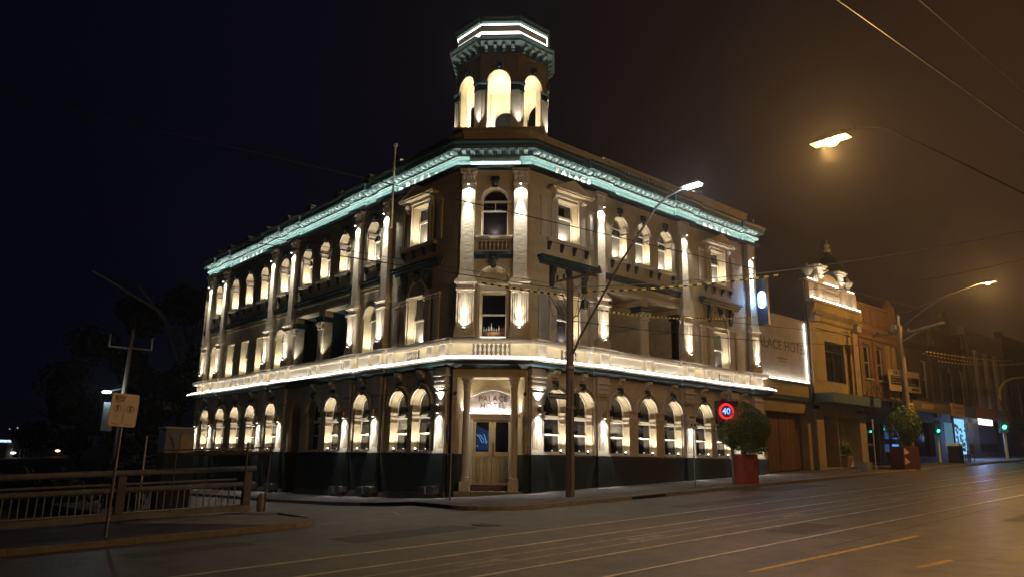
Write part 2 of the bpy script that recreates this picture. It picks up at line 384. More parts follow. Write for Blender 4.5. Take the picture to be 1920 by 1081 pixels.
def arch_pts(w_, zs, n=14, seg=None):        # from right spring to left spring
    r = w_/2
    return [(r*math.cos(math.pi*i/n), zs+r*math.sin(math.pi*i/n)) for i in range(n+1)]
def hole_outline(h):
    c, w_, z0, zt, arch = h[:5]; r = w_/2
    if arch: return [(c+r, z0)]+[(c+x, z) for x, z in arch_pts(w_, zt-r)]+[(c-r, z0)]
    return [(c+r, z0), (c+r, zt), (c-r, zt), (c-r, z0)]
def wall(x0, x1, z0, z1, holes, depth=.42, front=0.0):
    b = MB(); holes = sorted(holes); cur = x0; y = front
    for h in holes:
        c, w_, zb, zt, arch = h[:5]; D = h[5] if len(h) > 5 else depth; l, r = c-w_/2, c+w_/2
        if l > cur: b.quad((cur, y, z0), (l, y, z0), (l, y, z1), (cur, y, z1))
        if zb > z0+1e-4: b.quad((l, y, z0), (r, y, z0), (r, y, zb), (l, y, zb))
        o = hole_outline(h)
        top = o[1:-1]
        for (xa, za), (xb, zb2) in zip(top, top[1:]): b.quad((xb, y, zb2), (xa, y, za), (xa, y, z1), (xb, y, z1))
        for (xa, za), (xb, zb2) in zip(o, o[1:]): b.quad((xa, y, za), (xb, y, zb2), (xb, y+D, zb2), (xa, y+D, za))
        b.quad((l, y, zb), (r, y, zb), (r, y+D, zb), (l, y+D, zb))
        cur = r
    if cur < x1: b.quad((cur, y, z0), (x1, y, z0), (x1, y, z1), (cur, y, z1))
    return b
def archivolt(w_, zs, bands, n=16):          # bands: (r_in_add, r_out_add, proud)
    b = MB(); r = w_/2
    for a, c, p in bands:
        for i in range(n):
            t0, t1 = math.pi*i/n, math.pi*(i+1)/n
            P = lambda rad, t, y: (rad*math.cos(t), y, zs+rad*math.sin(t))
            ri, ro = r+a, r+c
            b.quad(P(ri, t0, -p), P(ro, t0, -p), P(ro, t1, -p), P(ri, t1, -p))
            b.quad(P(ri, t0, 0), P(ri, t0, -p), P(ri, t1, -p), P(ri, t1, 0))
            b.quad(P(ro, t0, 0), P(ro, t0, -p), P(ro, t1, -p), P(ro, t1, 0))
    return b

# ---- windows
def sash_frame(w_, z0, zt, arch, fw=.06, d=.07, bars=()):
    b = MB(); r = w_/2; o = hole_outline((0, w_, z0, zt, arch))
    inn = []
    ri = r-fw
    if arch: inn = [(ri, z0+fw)]+[(ri*math.cos(math.pi*i/14), zt-r+ri*math.sin(math.pi*i/14)) for i in range(15)]+[(-ri, z0+fw)]
    else: inn = [(ri, z0+fw), (ri, zt-fw), (-ri, zt-fw), (-ri, z0+fw)]
    n = len(o)
    for i in range(n):
        j = (i+1) % n
        b.quad((o[i][0], 0, o[i][1]), (o[j][0], 0, o[j][1]), (inn[j][0], 0, inn[j][1]), (inn[i][0], 0, inn[i][1]))
        b.quad((inn[i][0], 0, inn[i][1]), (inn[j][0], 0, inn[j][1]), (inn[j][0], d, inn[j][1]), (inn[i][0], d, inn[i][1]))
    for bx0, bx1, bz0, bz1 in bars: b.box(bx0, bx1, -.015, d, bz0, bz1)
    return b
def glass_quad(o_, y):
    b = MB(); n = len(b.v); b.v += [(x, y, z) for x, z in o_]; b.f.append(tuple(range(len(o_)))); return b
def window(fac, u, w_, z0, zt, arch, kind, y, D=.42, mats=(glassd, glassd)):
    """frame with transom and meeting rail, panes, standing at the back of the reveal"""
    key = ('win', round(w_, 3), z0, zt, arch, kind)
    def mk_():
        r = w_/2; zs = zt-r if arch else zt-.42
        i = r-.06
        if kind == 'ground':
            zt_ = 2.92; bars = [(-i, i, zt_-.07, zt_+.07), (-i, i, 2.22, 2.28), (-i, i, z0+.06, z0+.10)]
            splits = [(z0+.06, 2.25), (2.25, zt_)]; topz = zt_
        elif kind == 'mid':
            zm = z0+(zt-z0)*.52; bars = [(-i, i, zm-.03, zm+.03)]; splits = [(z0, zm), (zm, zt)]; topz = None
        elif kind == 'midarch':
            zm = zs-.1; bars = [(-i, i, zm-.03, zm+.03)]; splits = [(z0, zm)]; topz = zm
        elif kind == 'corner':
            bars = [(-i, i, zs-.03, zs+.05), (-.012, .012, zs-.36, zs), (-i, i, zs-.42, zs-.36)]; splits = [(z0, zs-.4), (zs-.4, zs)]; topz = zs
        elif kind == 'ped':
            zm = z0+(zt-z0)*.64; bars = [(-i, i, zm-.05, zm+.05)]; splits = [(z0, zm), (zm, zt)]; topz = None
        else:
            bars = [(-i, i, zs-.35, zs-.28), (-i, i, zs+.0, zs+.06)]; splits = [(z0, zs-.3)]; topz = zs-.3
        fr = sash_frame(w_, z0, zt, arch, bars=bars).mesh('window', white)
        ps = []
        for k, (a, b) in enumerate(splits):
            ps.append(glass_quad([(i, a), (i, b), (-i, b), (-i, a)], .045).mesh('pane', mats[0] if k == 0 else mats[1]))
        if topz is not None:
            pts = [(i, topz)]+([(i*math.cos(math.pi*q/14), zt-r+i*math.sin(math.pi*q/14)) for q in range(15)] if arch else [(i, zt), (-i, zt)])+[(-i, topz)]
            ps.append(glass_quad(pts, .046).mesh('pane', mats[1]))
        return fr, ps
    fr, ps = cached(key+(mats[0].name,), mk_)
    o = link('window', fr, hotel, FM(fac, u, y+D-.10))
    for p in ps: link('pane', p, o)
    return o

# ---- reveals lit from the sill
def sill_strip(win, w_, z0, D, m_=None, off=.0):
    b = cached(('sst', round(w_, 2), z0, D), lambda: MB().box(-w_/2+.03, w_/2-.03, -D+.17, -D+.20, z0+.006, z0+.03).mesh('sill_light', ledw))
    return link('sill_light', b, win)

# ---- pilaster kit
def fluted(w_, d, z0, z1, y0, nf=8, mid=False):
    """flat pilaster shaft with recessed flutes on its front; y0 is the wall plane"""
    b = MB(); f = y0-d
    b.box(-w_/2, w_/2, f+.062, y0+.01, z0, z1)
    m0, m1 = z0+.10, z1-.08
    b.box(-w_/2, w_/2, f, f+.060, z0, m0); b.box(-w_/2, w_/2, f, f+.060, m1, z1)
    xs_ = []
    inner = w_-.08; pit = inner/nf
    b.box(-w_/2, -w_/2+.04, f, f+.060, m0+.001, m1-.001); b.box(w_/2-.04, w_/2, f, f+.060, m0+.001, m1-.001)
    for k in range(nf-1):
        x = -inner/2+pit*(k+1); q = pit*.21
        if mid and abs(x) < pit*.8: b.box(x-pit*.5, x+pit*.5, f-.004, f+.060, m0+.001, m1-.001)
        else: b.box(x-q, x+q, f, f+.060, m0+.001, m1-.001)
    return b
def moulded(w_, d, y0, steps):
    """stack of boxes: (z0,z1,extra)"""
    b = MB()
    for za, zb, e in steps: b.box(-w_/2-e, w_/2+e, y0-d-e, y0+.012, za, zb)
    return b
def acanthus(w_, d, y0, z0, h):
    """corinthian capital: bell, two tiers of curling leaves, corner volutes, abacus"""
    b = MB(); f = y0-d
    b.box(-w_/2+.01, w_/2-.01, f+.02, y0+.01, z0, z0+h*.86)
    b.box(-w_/2-.02, w_/2+.02, f-.02, y0+.011, z0-.05, z0)
    for tier, (zb, hh, n, out) in enumerate(((z0, h*.42, 4, .05), (z0+h*.30, h*.45, 3, .085))):
        for k in range(n):
            x = -w_/2+w_*(k+.5)/n; lw = w_/n*.46
            prof = [(0, 0), (-.02, hh*.35), (-out*.6, hh*.8), (-out, hh*.97), (-out-.02, hh*.86)]
            for (ya, za), (yb, zb_) in zip(prof, prof[1:]):
                for sx in (-1, 1):
                    b.quad((x, f+ya-.012, zb+za), (x+sx*lw, f+ya+.006, zb+za), (x+sx*lw*.9, f+yb+.006, zb+zb_), (x, f+yb-.012, zb+zb_))
    for sx in (-1, 1):
        b.lathe(0, 0, [(.02, 0), (.02, 0)], 4) if False else None
        cx = sx*(w_/2+.03)
        t = MB().lathe(0, 0, [(.001, -.03), (.055, -.03), (.055, .03), (.001, .03)], 10)
        b.add(t, T((cx, f-.06, z0+h*.76)) @ Matrix.Rotation(math.pi/2, 4, 'X'))
    b.box(-w_/2-.07, w_/2+.07, f-.09, y0+.011, z0+h*.88, z0+h)
    b.box(-.04, .04, f-.12, f-.09, z0+h*.84, z0+h+.0)
    return b
KS = {}
def keystone(fac, u, z, y, s=1.0, m_=None):
    def mk_():
        b = MB(); 
        b.prism([(-.08*s, -.16*s), (.08*s, -.16*s), (.12*s, .22*s), (-.12*s, .22*s)], -.12*s, .01)
        b.box(-.15*s, .15*s, -.15*s, .01, .22*s, .26*s)
        # carved mask head
        t = MB().lathe(0, 0, [(.001, -.15*s), (.07*s, -.12*s), (.11*s, -.03*s), (.12*s, .05*s), (.09*s, .13*s), (.001, .17*s)], 10)
        b.add(t, T((0, -.15*s, .05*s)) @ Matrix.Diagonal((1, .8, 1, 1)))
        for sx in (-1, 1):
            b.add(MB().lathe(0, 0, [(.001, -.05*s), (.05*s, -.03*s), (.05*s, .04*s), (.001, .06*s)], 8), T((sx*.12*s, -.12*s, .12*s)))
        return b.mesh('keystone', m_ or keym, True)
    me = cached(('key', s, (m_ or keym).name), mk_)
    link('keystone', me, hotel, FM(fac, u, y, z))

# ---- plan paths
PIL_L = [28.9, 26.4, 19.2, 16.6, 9.75, 7.2]
PIL_R = [6.13, 12.2, 18.2]
def plan(proj=0.0, brk=.0, half=.42, base=0.0, ends=True):
    """outline from the far left end round the corner to the right end; breaks step out at the pilasters"""
    P = [(2.5, LEN_L+base), (-base, LEN_L+base)]
    def L(u, d): return (-base-d, u)
    for c in PIL_L:
        if brk: P += [L(c+half, 0), L(c+half, brk), L(c-half, brk), L(c-half, 0)]
    k = base*math.tan(R_(22.5))
    P += [(-base, CH+0*k), ]
    # chamfer corners pushed out with the base offset
    P[-1] = (-base, CH-k); P += [(CH-k, -base)]
    for c in PIL_R:
        if brk: P += [(c-half, -base), (c-half, -base-brk), (c+half, -base-brk), (c+half, -base)]
    P += [(LEN_R+base, -base), (LEN_R+base, 2.5)]
    return P

# ---- ground storey
GPL, GPR = .12, .05
DG = .42
winL1 = [(27.65, 1), (25.1, 1), (22.85, 1), (20.6, 1), (17.9, 1), (13.1, 0), (11.2, 1), (8.48, 1), (5.52, 1), (3.92, 1)]
winR1 = [(3.42, 1), (4.98, 1), (7.33, 1), (9.17, 1), (11.03, 1), (13.42, 1), (15.1, 1), (16.9, 1)]
WG = 1.26; ZS, ZT = 1.5, 3.98
hl = [(-u, WG, ZS, ZT, True) for u, _ in winL1]+[(-15.1, 1.2, .05, 3.9, True, 1.1)]
part('wall', wall(-LEN_L, -CH, 1.46, 4.74, [h for h in hl if h[2] > 1]+[(-15.1, 1.2, 1.46, 3.9, True, 1.1)], DG), cream, hotel, FL @ T((0, -GPL, 0)))
part('wall', wall(CH, LEN_R, 1.46, 4.74, [(u, WG, ZS, ZT, True) for u, _ in winR1], DG), cream, hotel, FR @ T((0, -GPR, 0)))
part('end_wall', MB().quad((LEN_R, -GPR, -1), (LEN_R, 14, -1), (LEN_R, 14, 13.9), (LEN_R, -GPR, 13.9)).quad((-GPL, LEN_L, -3), (14, LEN_L, -3), (14, LEN_L, 13.9), (-GPL, LEN_L, 13.9)), cream, hotel)
# plinth (door gap on the side street)
pl = MB()
kk = .17*math.tan(R_(22.5))
pl.sweep([(2.5, LEN_L+.05), (0, LEN_L+.05), (0, 15.75)], [(.0, -2), (.17, -2), (.17, 1.43), (.12, 1.475), (0, 1.475)])
pl.sweep([(0, 14.45), (0, CH), (.08, CH-.08)], [(.0, -1), (.17, -1), (.17, 1.43), (.12, 1.475), (0, 1.475)])
pl.sweep([(CH-.08, .08), (CH, 0), (LEN_R, 0), (LEN_R, 2)], [(.0, -1), (.12, -1), (.12, 1.43), (.08, 1.475), (0, 1.475)])
part('plinth', pl, plinthm, hotel)
# bluestone base with rough blocks under the side street pilasters
bs = MB()
for a, b in ((29.9, 15.8), (14.4, CH)):
    for u0, u1 in zip(rng(b, a, 1.0), rng(b, a, 1.0)[1:]):
        j = random.uniform(0, .03); bs.box(-.26-j, -.12, u0+.006, u1-.006, -1.6, gz(0, (u0+u1)/2)+.22)
part('stone_base', bs, bluestone, hotel)
for u in PIL_L+[2.7]:
    zt = gz(0, u)+.42
    q = MB()
    for k, (du, dz) in enumerate(((-.45, .0), (.08, .03))):
        q.taper(-.62, -.18, u+du, u+du+.46, zt-.26-dz, zt-dz, .92)
    q.taper(-.50, -.18, u-.30, u+.34, zt-.60, zt-.27, 1.1)
    part('stone_block', q, bluestone, hotel)
for fac, lst, gp in (('L', winL1, GPL), ('R', winR1, GPR)):
    for i, (u, lit) in enumerate(lst):
        wn = window(fac, u, WG, ZS, ZT, True, 'ground', -gp, DG, (glassd, glassd))
        if (i*7+len(fac)+(fac == 'R')*2) % 4 == 1:
            link('roller_blind', cached(('rb', (i % 3)), lambda: MB().box(-WG/2+.07, WG/2-.07, .035, .043, 2.62-.22*(i % 3), 2.86).mesh('roller_blind', blindm)), wn)
        # moulded arch, imposts
        av = cached('av1', lambda: archivolt(WG, ZT-WG/2, ((.02, .065, .12), (.10, .14, .08), (.175, .22, .13))).mesh('arch_moulding', trim))
        link('arch_moulding', av, hotel, FM(fac, u, -gp))
        def imp(side_):
            b = MB()
            for sx in (side_,):
                x0, x1 = sorted((sx*(WG/2-.075), sx*(WG/2+.13)))
                for za, zb, e in ((2.86, 2.93, 0.03), (2.93, 3.04, .0), (3.04, 3.10, .04), (2.66, 2.70, .015)):
                    b.box(x0-e, x1+e, -.04-e, DG-.12, za, zb)
                b.box(x0+.03*(sx > 0)*0, x1, -.03, -.0, 1.5, 2.86) if False else None
            return b.mesh('impost', trim)
        for side_ in (-1, 1): link('impost', cached(('imp', side_), lambda: imp(side_)), hotel, FM(fac, u, -gp))
        keystone(fac, u, ZT+.13, -gp-.02, .85)
        # scroll bracket between keystone and ledge
        link('scroll_bracket', cached('scr', lambda: MB().prismx([(0, 0), (-.10, .02), (-.13, .12), (-.24, .20), (-.26, .30), (0, .30)], -.13, .13).mesh('scroll_bracket', trim)), hotel, FM(fac, u, -gp, 4.42))
        sill = cached('sill1', lambda: MB().box(-WG/2-.06, WG/2+.06, -.07, DG-.1, 1.476, 1.53).mesh('sill', trim))
        link('sill', sill, hotel, FM(fac, u, -gp))
        if lit:
            sx = -1 if fac == 'L' else 1
            bx_ = sx*(WG/2-.14)
            fx = cached(('upl', sx), lambda: MB().lathe(bx_, .13, [(.045, 1.53), (.05, 1.62), (.03, 1.63)], 10).mesh('uplight', darks))
            link('uplight', fx, hotel, FM(fac, u, -gp))
            lz = cached(('upz', sx), lambda: MB().lathe(bx_, .12, [(.001, 1.632), (.030, 1.634), (.028, 1.66), (.001, 1.68)], 8).mesh('uplight_lens', lens))
            link('uplight_lens', lz, hotel, FM(fac, u, -gp))
            spot(hotel, FM(fac, u, -gp), (bx_-sx*.16, .10, 1.70), (-sx*.0, .02, 1), 22, 125, 1.0, WARM)
            spot(hotel, FM(fac, u, -gp), (-sx*.05, .14, 1.70), (sx*.06, .01, 1), 62, 62, 1.0, WARM)
# fluted pilasters of the ground storey with up/down lights
def pilaster1(fac, u, gp, lamp=True, up_=False):
    w_ = .64; d = .13
    me = cached(('p1', gp), lambda: fluted(w_, d, 1.56, 3.06, -gp, 7).mesh('pilaster', trim))
    o = link('pilaster', me, hotel, FM(fac, u))
    b = cached(('p1b', gp), lambda: moulded(w_, d, -gp, ((1.47, 1.56, .035),)).mesh('pilaster_base', trim)); link('pilaster_base', b, o)
    link('pilaster_neck', cached(('p1n', gp), lambda: moulded(w_, d, -gp, ((3.06, 3.75, -.02),)).mesh('pilaster_neck', trim)), o)
    c = cached(('p1c', gp), lambda: moulded(w_, d, -gp, ((3.75, 3.80, .03), (3.86, 3.98, .00), (3.98, 4.06, .06), (4.06, 4.18, .02), (4.18, 4.24, .06), (4.24, 4.38, .02), (4.38, 4.44, .10), (4.44, 4.72, .04))).mesh('capital', trim)); link('capital', c, o)
    q = cached(('p1d', gp), lambda: MB().box(-.39, .39, -gp-.20, -.05, -1, 1.44).mesh('pilaster_plinth', plinthm)); link('pilaster_plinth', q, o)
    eg = cached(('p1e', gp), lambda: (lambda b: [b.lathe(-w_/2+.09+k*.092, -gp-d-.02, [(.001, 3.88), (.03, 3.90), (.036, 3.93), (.001, 3.96)], 6) for k in range(6)] and b)(MB()).mesh('egg_moulding', trim)); link('egg_moulding', eg, o)
    if lamp:
        fy = -gp-d-.11
        f_x = cached(('wl', gp), lambda: MB().lathe(0, fy, [(.055, 2.98), (.06, 2.99), (.06, 3.28), (.055, 3.29)], 12).box(-.03, .03, fy+.05, -gp-d-.0, 3.08, 3.18).mesh('wall_light', brass)); w0 = link('wall_light', f_x, o)
        link('wall_light_lens', cached(('wll', gp), lambda: MB().lathe(0, fy, [(.001, 2.968), (.045, 2.97), (.045, 2.976), (.001, 2.977)], 10).mesh('wall_light_lens', lens)), w0)
        spot(hotel, FM(fac, u), (0, fy-.05, 2.95), (0, .12, -1), 120, 50, 1.0, COOL)
        spot(hotel, FM(fac, u), (0, fy+.0, 2.95), (0, .10, -1), 10, 120, .6, COOL)
        if up_: 
            link('wall_light_lens', cached(('wlu', gp), lambda: MB().lathe(0, fy, [(.001, 3.293), (.045, 3.293), (.045, 3.30), (.001, 3.30)], 10).mesh('wall_light_lens', lens)), w0)
            spot(hotel, FM(fac, u), (0, fy-.03, 3.33), (0, .12, 1), 55, 75, 1.0, COOL)
for u in PIL_L: pilaster1('L', u, GPL)
pilaster1('L', 2.50, GPL, True, True)
for u in PIL_R+[16.0]: pilaster1('R', u if u != 16.0 else 16.0, GPR, True)
pilaster1('R', 2.42, GPR, True, True)
# downpipes and frame mouldings
for fac, us in (('L', (6.62, 9.25, 18.75, 25.9)), ('R', (5.66, 11.72))):
    for u in us:
        gp = GPL if fac == 'L' else GPR
        link('downpipe', cached(('dp', gp), lambda: MB().tube([(0, -gp-.07, 1.5), (0, -gp-.07, 4.62), (0, -gp-.02, 4.68)], .048, 10).box(-.08, .08, -gp-.12, -gp, 3.55, 3.62).mesh('downpipe', trim)), hotel, FM(fac, u))
fmo = MB()
for x0, x1, z0, z1 in ((-.86, -.80, 10.0, 12.55), (.80, .86, 10.0, 12.55), (-.80, .80, 12.49, 12.55), (-.80, .80, 12.40, 12.42)): fmo.box(x0, x1, -.05, 0, z0, z1)
fmm = fmo.mesh('frame_moulding', trim)
for u in (27.65, 17.9, 8.48): link('frame_moulding', fmm, hotel, FM('L', u))
tst = MB().box(-.17, .17, -.06, 0, 10.14, 11.75).box(-.11, .11, -.08, -.058, 10.35, 11.55).box(-.21, .21, -.10, 0, 11.75, 11.83).mesh('panelled_strip', trim)
for fac, c in (('L', 4.7), ('R', 4.22), ('R', 15.27)):
    for q_ in (-1.42, 1.42): link('panelled_strip', tst, hotel, FM(fac, c+q_))
# ---- ledge and balustrade (z 4.74 .. 5.85)
LP = plan(base=0.0)
P1 = plan(brk=.10, half=.48)
part('ledge_moulding', MB().sweep(P1, [(0, 4.66), (.16, 4.70), (.22, 4.74), (.40, 4.82), (.44, 4.90), (.44, 4.95), (0, 4.95)]), tealk, hotel)
part('ledge', MB().sweep(P1, [(.0, 4.951), (.52, 4.951), (.54, 4.98), (.54, 5.07), (.50, 5.09), (0, 5.12)]), trim, hotel)
part('glow_strip', MB().sweep(P1, [(.400, 5.10), (.430, 5.10), (.430, 5.115), (.400, 5.115)]), glow('led_ledge', COOL, 17), hotel, label='white light strip along the first floor ledge')
part('glow_strip', MB().sweep(P1, [(.541, 5.005), (.556, 5.005), (.556, 5.05), (.541, 5.05)]), glow('led_edge', COOL, 3.0), hotel, label='white light strip on the ledge edge')
part('balustrade_wall', MB().sweep(P1, [(-.1, 5.10), (.20, 5.10), (.20, 5.17), (.07, 5.18), (.07, 5.66), (-.1, 5.66)]), cream, hotel)  # darker cream than the pedestals stands in for shade in the recess
part('balustrade_rail', MB().sweep(P1, [(-.1, 5.66), (.07, 5.67), (.155, 5.70), (.275, 5.70), (.275, 5.655), (.29, 5.655), (.32, 5.74), (.32, 5.80), (.27, 5.86), (-.02, 5.87)]), trim, hotel)
part('glow_strip', MB().sweep(P1, [(.235, 5.685), (.262, 5.685), (.262, 5.698), (.235, 5.698)]), glow('led_rail', COOL, 9), hotel, label='light strip under the balustrade rail')
ped = lambda w_: cached(('ped', w_), lambda: MB().box(-w_/2, w_/2, -.285, -.02, 5.125, 5.655).mesh('pedestal', trim))
for u in [28.9, 26.4, 19.2, 16.6, 13.18, 9.75, 7.2, 6.3, 3.35, 2.5]: link('pedestal', ped(.50 if u > 6.5 else .34), hotel, FM('L', u, -.05 if u in PIL_L else .05))
for u in [6.13, 12.2, 18.2, 9.17, 2.6, 5.35, 13.8, 14.45, 16.15, 17.2]: link('pedestal', ped(.50 if u in PIL_R else .34), hotel, FM('R', u, -.05 if u in PIL_R else .05))
for u in rng(20.4, 25.4, 1.0): link('pedestal', ped(.74), hotel, FM('L', u, .05))
for u in (27.65, 17.9, 8.48): link('pedestal', ped(.80), hotel, FM('L', u, .05))
def panel5(w_): return cached(('pn', w_), lambda: MB().box(-w_/2, w_/2, -.20, -.06, 5.21, 5.64).box(-w_/2+.1, w_/2-.1, -.23, -.195, 5.30, 5.55).mesh('balustrade_panel', trim))
for u in (11.5, 14.9): link('balustrade_panel', panel5(2.3), hotel, FM('L', u))
for u in (7.65, 10.7): link('balustrade_panel', panel5(2.1), hotel, FM('R', u))
def baluster():
    return cached('bal', lambda: MB().lathe(0, 0, [(.05, 0), (.05, .04), (.025, .07), (.03, .12), (.058, .18), (.058, .22), (.03, .30), (.022, .36), (.05, .39), (.05, .43)], 10).mesh('baluster', trim, True))
def balusters(fac, u, n, pit, y, z, backm=keym, s=1.0):
    bk = MB().box(-n*pit/2-.04, n*pit/2+.04, y-.004, y, z-.02, z+.45*s)
    o = link('baluster_panel', bk.mesh('baluster_panel', backm), hotel, FM(fac, u))
    for k in range(n):
        link('baluster', baluster(), o, T(((k-(n-1)/2)*pit, y-.055, z)) @ Matrix.Diagonal((s, s, s, 1)))
    return o
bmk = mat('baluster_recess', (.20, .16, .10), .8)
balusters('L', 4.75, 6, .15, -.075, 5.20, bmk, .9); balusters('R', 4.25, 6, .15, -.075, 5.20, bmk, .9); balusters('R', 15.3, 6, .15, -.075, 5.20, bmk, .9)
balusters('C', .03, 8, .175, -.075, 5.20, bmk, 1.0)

# ---- first floor walls
ZA, ZB = 5.85, 8.75
W2 = 1.06
wl2 = [(-27.65, W2, 5.87, 8.0, True), (-24.95, W2, 5.87, 7.9, False), (-22.8, W2, 5.87, 7.9, False), (-20.6, W2, 5.87, 7.9, False), (-17.9, W2, 5.87, 8.0, True),
       (-8.48, W2, 5.87, 8.05, True), (-4.75, 1.22, 5.87, 7.95, False), (-14.85, 2.7, 5.86, 8.42, False, 1.9), (-11.5, 2.75, 5.86, 8.42, False, 1.9)]
wr2 = [(4.22, 1.24, 5.87, 7.85, False), (15.28, 1.28, 5.87, 7.72, False), (7.72, 2.35, 5.86, 8.42, False, 2.0), (10.6, 2.30, 5.86, 8.42, False, 2.0)]
part('wall', wall(-LEN_L, -CH, 5.10, 9.90, wl2), cream, hotel, FL)
part('wall', wall(CH, LEN_R, 5.10, 9.90, wr2), cream, hotel, FR)
for u, w_, zt, ar, k in ((27.65, W2, 8.0, True, 'midarch'), (24.95, W2, 7.9, False, 'mid'), (22.8, W2, 7.9, False, 'mid'), (20.6, W2, 7.9, False, 'mid'), (17.9, W2, 8.0, True, 'midarch'), (8.48, W2, 8.05, True, 'midarch'), (4.75, 1.22, 7.95, False, 'mid')):
    wn = window('L', u, w_, 5.87, zt, ar, k, 0, .42, (blindm, glassd)); sill_strip(wn, w_, 5.87, .42)
    spot(hotel, FM('L', u), (0, .20, 5.92), (0, 0, 1), 30, 150, .8, WARM)
for u, w_, zt, k in ((4.22, 1.24, 7.85, 'mid'), (15.28, 1.28, 7.72, 'mid')):
    wn = window('R', u, w_, 5.87, zt, False, k, 0, .42, (glassd, blindm)); sill_strip(wn, w_, 5.87, .42)
    spot(hotel, FM('R', u), (0, .20, 5.92), (0, 0, 1), 30, 150, .8, WARM)
# loggia backs: dark doors behind the open bays
for fac, u, w_, D in (('L', 14.85, 2.7, 1.9), ('L', 11.5, 2.75, 1.9), ('R', 7.72, 2.35, 2.0), ('R', 10.6, 2.3, 2.0)):
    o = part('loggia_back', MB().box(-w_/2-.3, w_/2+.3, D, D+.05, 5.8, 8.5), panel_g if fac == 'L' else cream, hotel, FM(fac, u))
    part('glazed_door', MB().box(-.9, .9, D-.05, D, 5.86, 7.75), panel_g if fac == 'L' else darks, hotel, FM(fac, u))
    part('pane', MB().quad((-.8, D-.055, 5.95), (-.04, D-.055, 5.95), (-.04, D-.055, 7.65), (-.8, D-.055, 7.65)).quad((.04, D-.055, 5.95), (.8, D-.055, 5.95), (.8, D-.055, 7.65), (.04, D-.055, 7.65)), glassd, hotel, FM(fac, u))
# loggia piers with capitals; lintel trims
for fac, us in (('L', (13.18, 16.12, 10.2)), ('R', (9.17, 11.98, 6.45))):
    for k, u in enumerate(us):
        w_ = .46; o = part('loggia_pier', MB().box(-w_/2, w_/2, -.06, .42, 5.87, 7.52).box(-w_/2-.04, w_/2+.04, -.10, .45, 5.87, 6.0), trim, hotel, FM(fac, u))
        part('capital', acanthus(w_+.02, .10, .0, 7.55, .30).box(-w_/2, w_/2, -.05, .41, 7.5, 7.85), trim, o)
        part('impost_block', MB().box(-w_/2-.12, w_/2+.12, -.12, .46, 7.86, 8.06).box(-w_/2-.16, w_/2+.16, -.16, .5, 8.06, 8.12), tealk, o)
        part('pier_head', MB().box(-w_/2+.06, w_/2-.06, -.03, .4, 8.12, 8.419), cream, o)
for fac, u, w_ in (('L', 14.85, 2.7), ('L', 11.5, 2.75), ('R', 7.72, 2.35), ('R', 10.6, 2.3)):
    part('lintel_moulding', MB().box(-w_/2-.08, w_/2+.08, -.07, 0, 8.43, 8.52).box(-w_/2-.04, w_/2+.04, -.04, 0, 8.52, 8.62), trim, hotel, FM(fac, u))
for fac, u, w_, D in (('L', 14.85, 2.7, 1.9), ('L', 11.5, 2.75, 1.9)):
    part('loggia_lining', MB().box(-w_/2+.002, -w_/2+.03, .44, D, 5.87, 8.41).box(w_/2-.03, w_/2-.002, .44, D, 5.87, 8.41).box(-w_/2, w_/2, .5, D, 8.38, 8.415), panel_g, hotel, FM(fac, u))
for u in (12.75, 15.75): spot(hotel, FM('L', u), (0, -.16, 5.96), (0, .12, 1), 30, 70, 1, WARM)
# fluted first floor pilasters with uplights
def pilaster2(fac, u, w_=.66, d=.26):
    me = cached(('p2', w_), lambda: fluted(w_, d, 6.28, 7.72, 0, 9, True).mesh('pilaster', trim))
    o = link('pilaster', me, hotel, FM(fac, u))
    link('pilaster_base', cached(('p2b', w_), lambda: moulded(w_, d, 0, ((5.87, 6.18, .06), (6.18, 6.25, .03))).prismx([(0, 6.18), (-d-.02, 6.25), (-d, 6.28), (0, 6.28)], -w_/2, w_/2).mesh('pilaster_base', cream)), o)
    link('capital', cached(('p2c', w_), lambda: moulded(w_, d, 0, ((7.72, 7.78, .04), (7.78, 7.96, -.0), (7.96, 8.02, .04), (8.02, 8.10, .10), (8.10, 8.20, .04), (8.20, 8.26, -.02), (8.26, 8.42, -.06))).mesh('capital', trim)), o)
    fy = -d-.14
    link('wall_light', cached(('ul', w_), lambda: MB().lathe(0, fy+.02, [(.03, 6.14), (.055, 6.20), (.055, 6.215)], 10).box(-.02, .02, fy+.02, -d, 6.15, 6.18).mesh('wall_light', darks)), o)
    link('wall_light_lens', cached(('ulz', w_), lambda: MB().lathe(0, fy+.02, [(.001, 6.217), (.04, 6.217), (.035, 6.235), (.001, 6.24)], 10).mesh('wall_light_lens', lens)), o)
    spot(hotel, FM(fac, u), (0, fy-.10, 6.22), (0, .15, 1), 80, 54, 1.0, WARM)
    spot(hotel, FM(fac, u), (0, fy+.0, 6.25), (0, .10, 1), 12, 120, .6, WARM)
for u in PIL_L: pilaster2('L', u)
for u in PIL_R: pilaster2('R', u)
pilaster2('C', -1.04, .68); pilaster2('C', 1.10, .68)
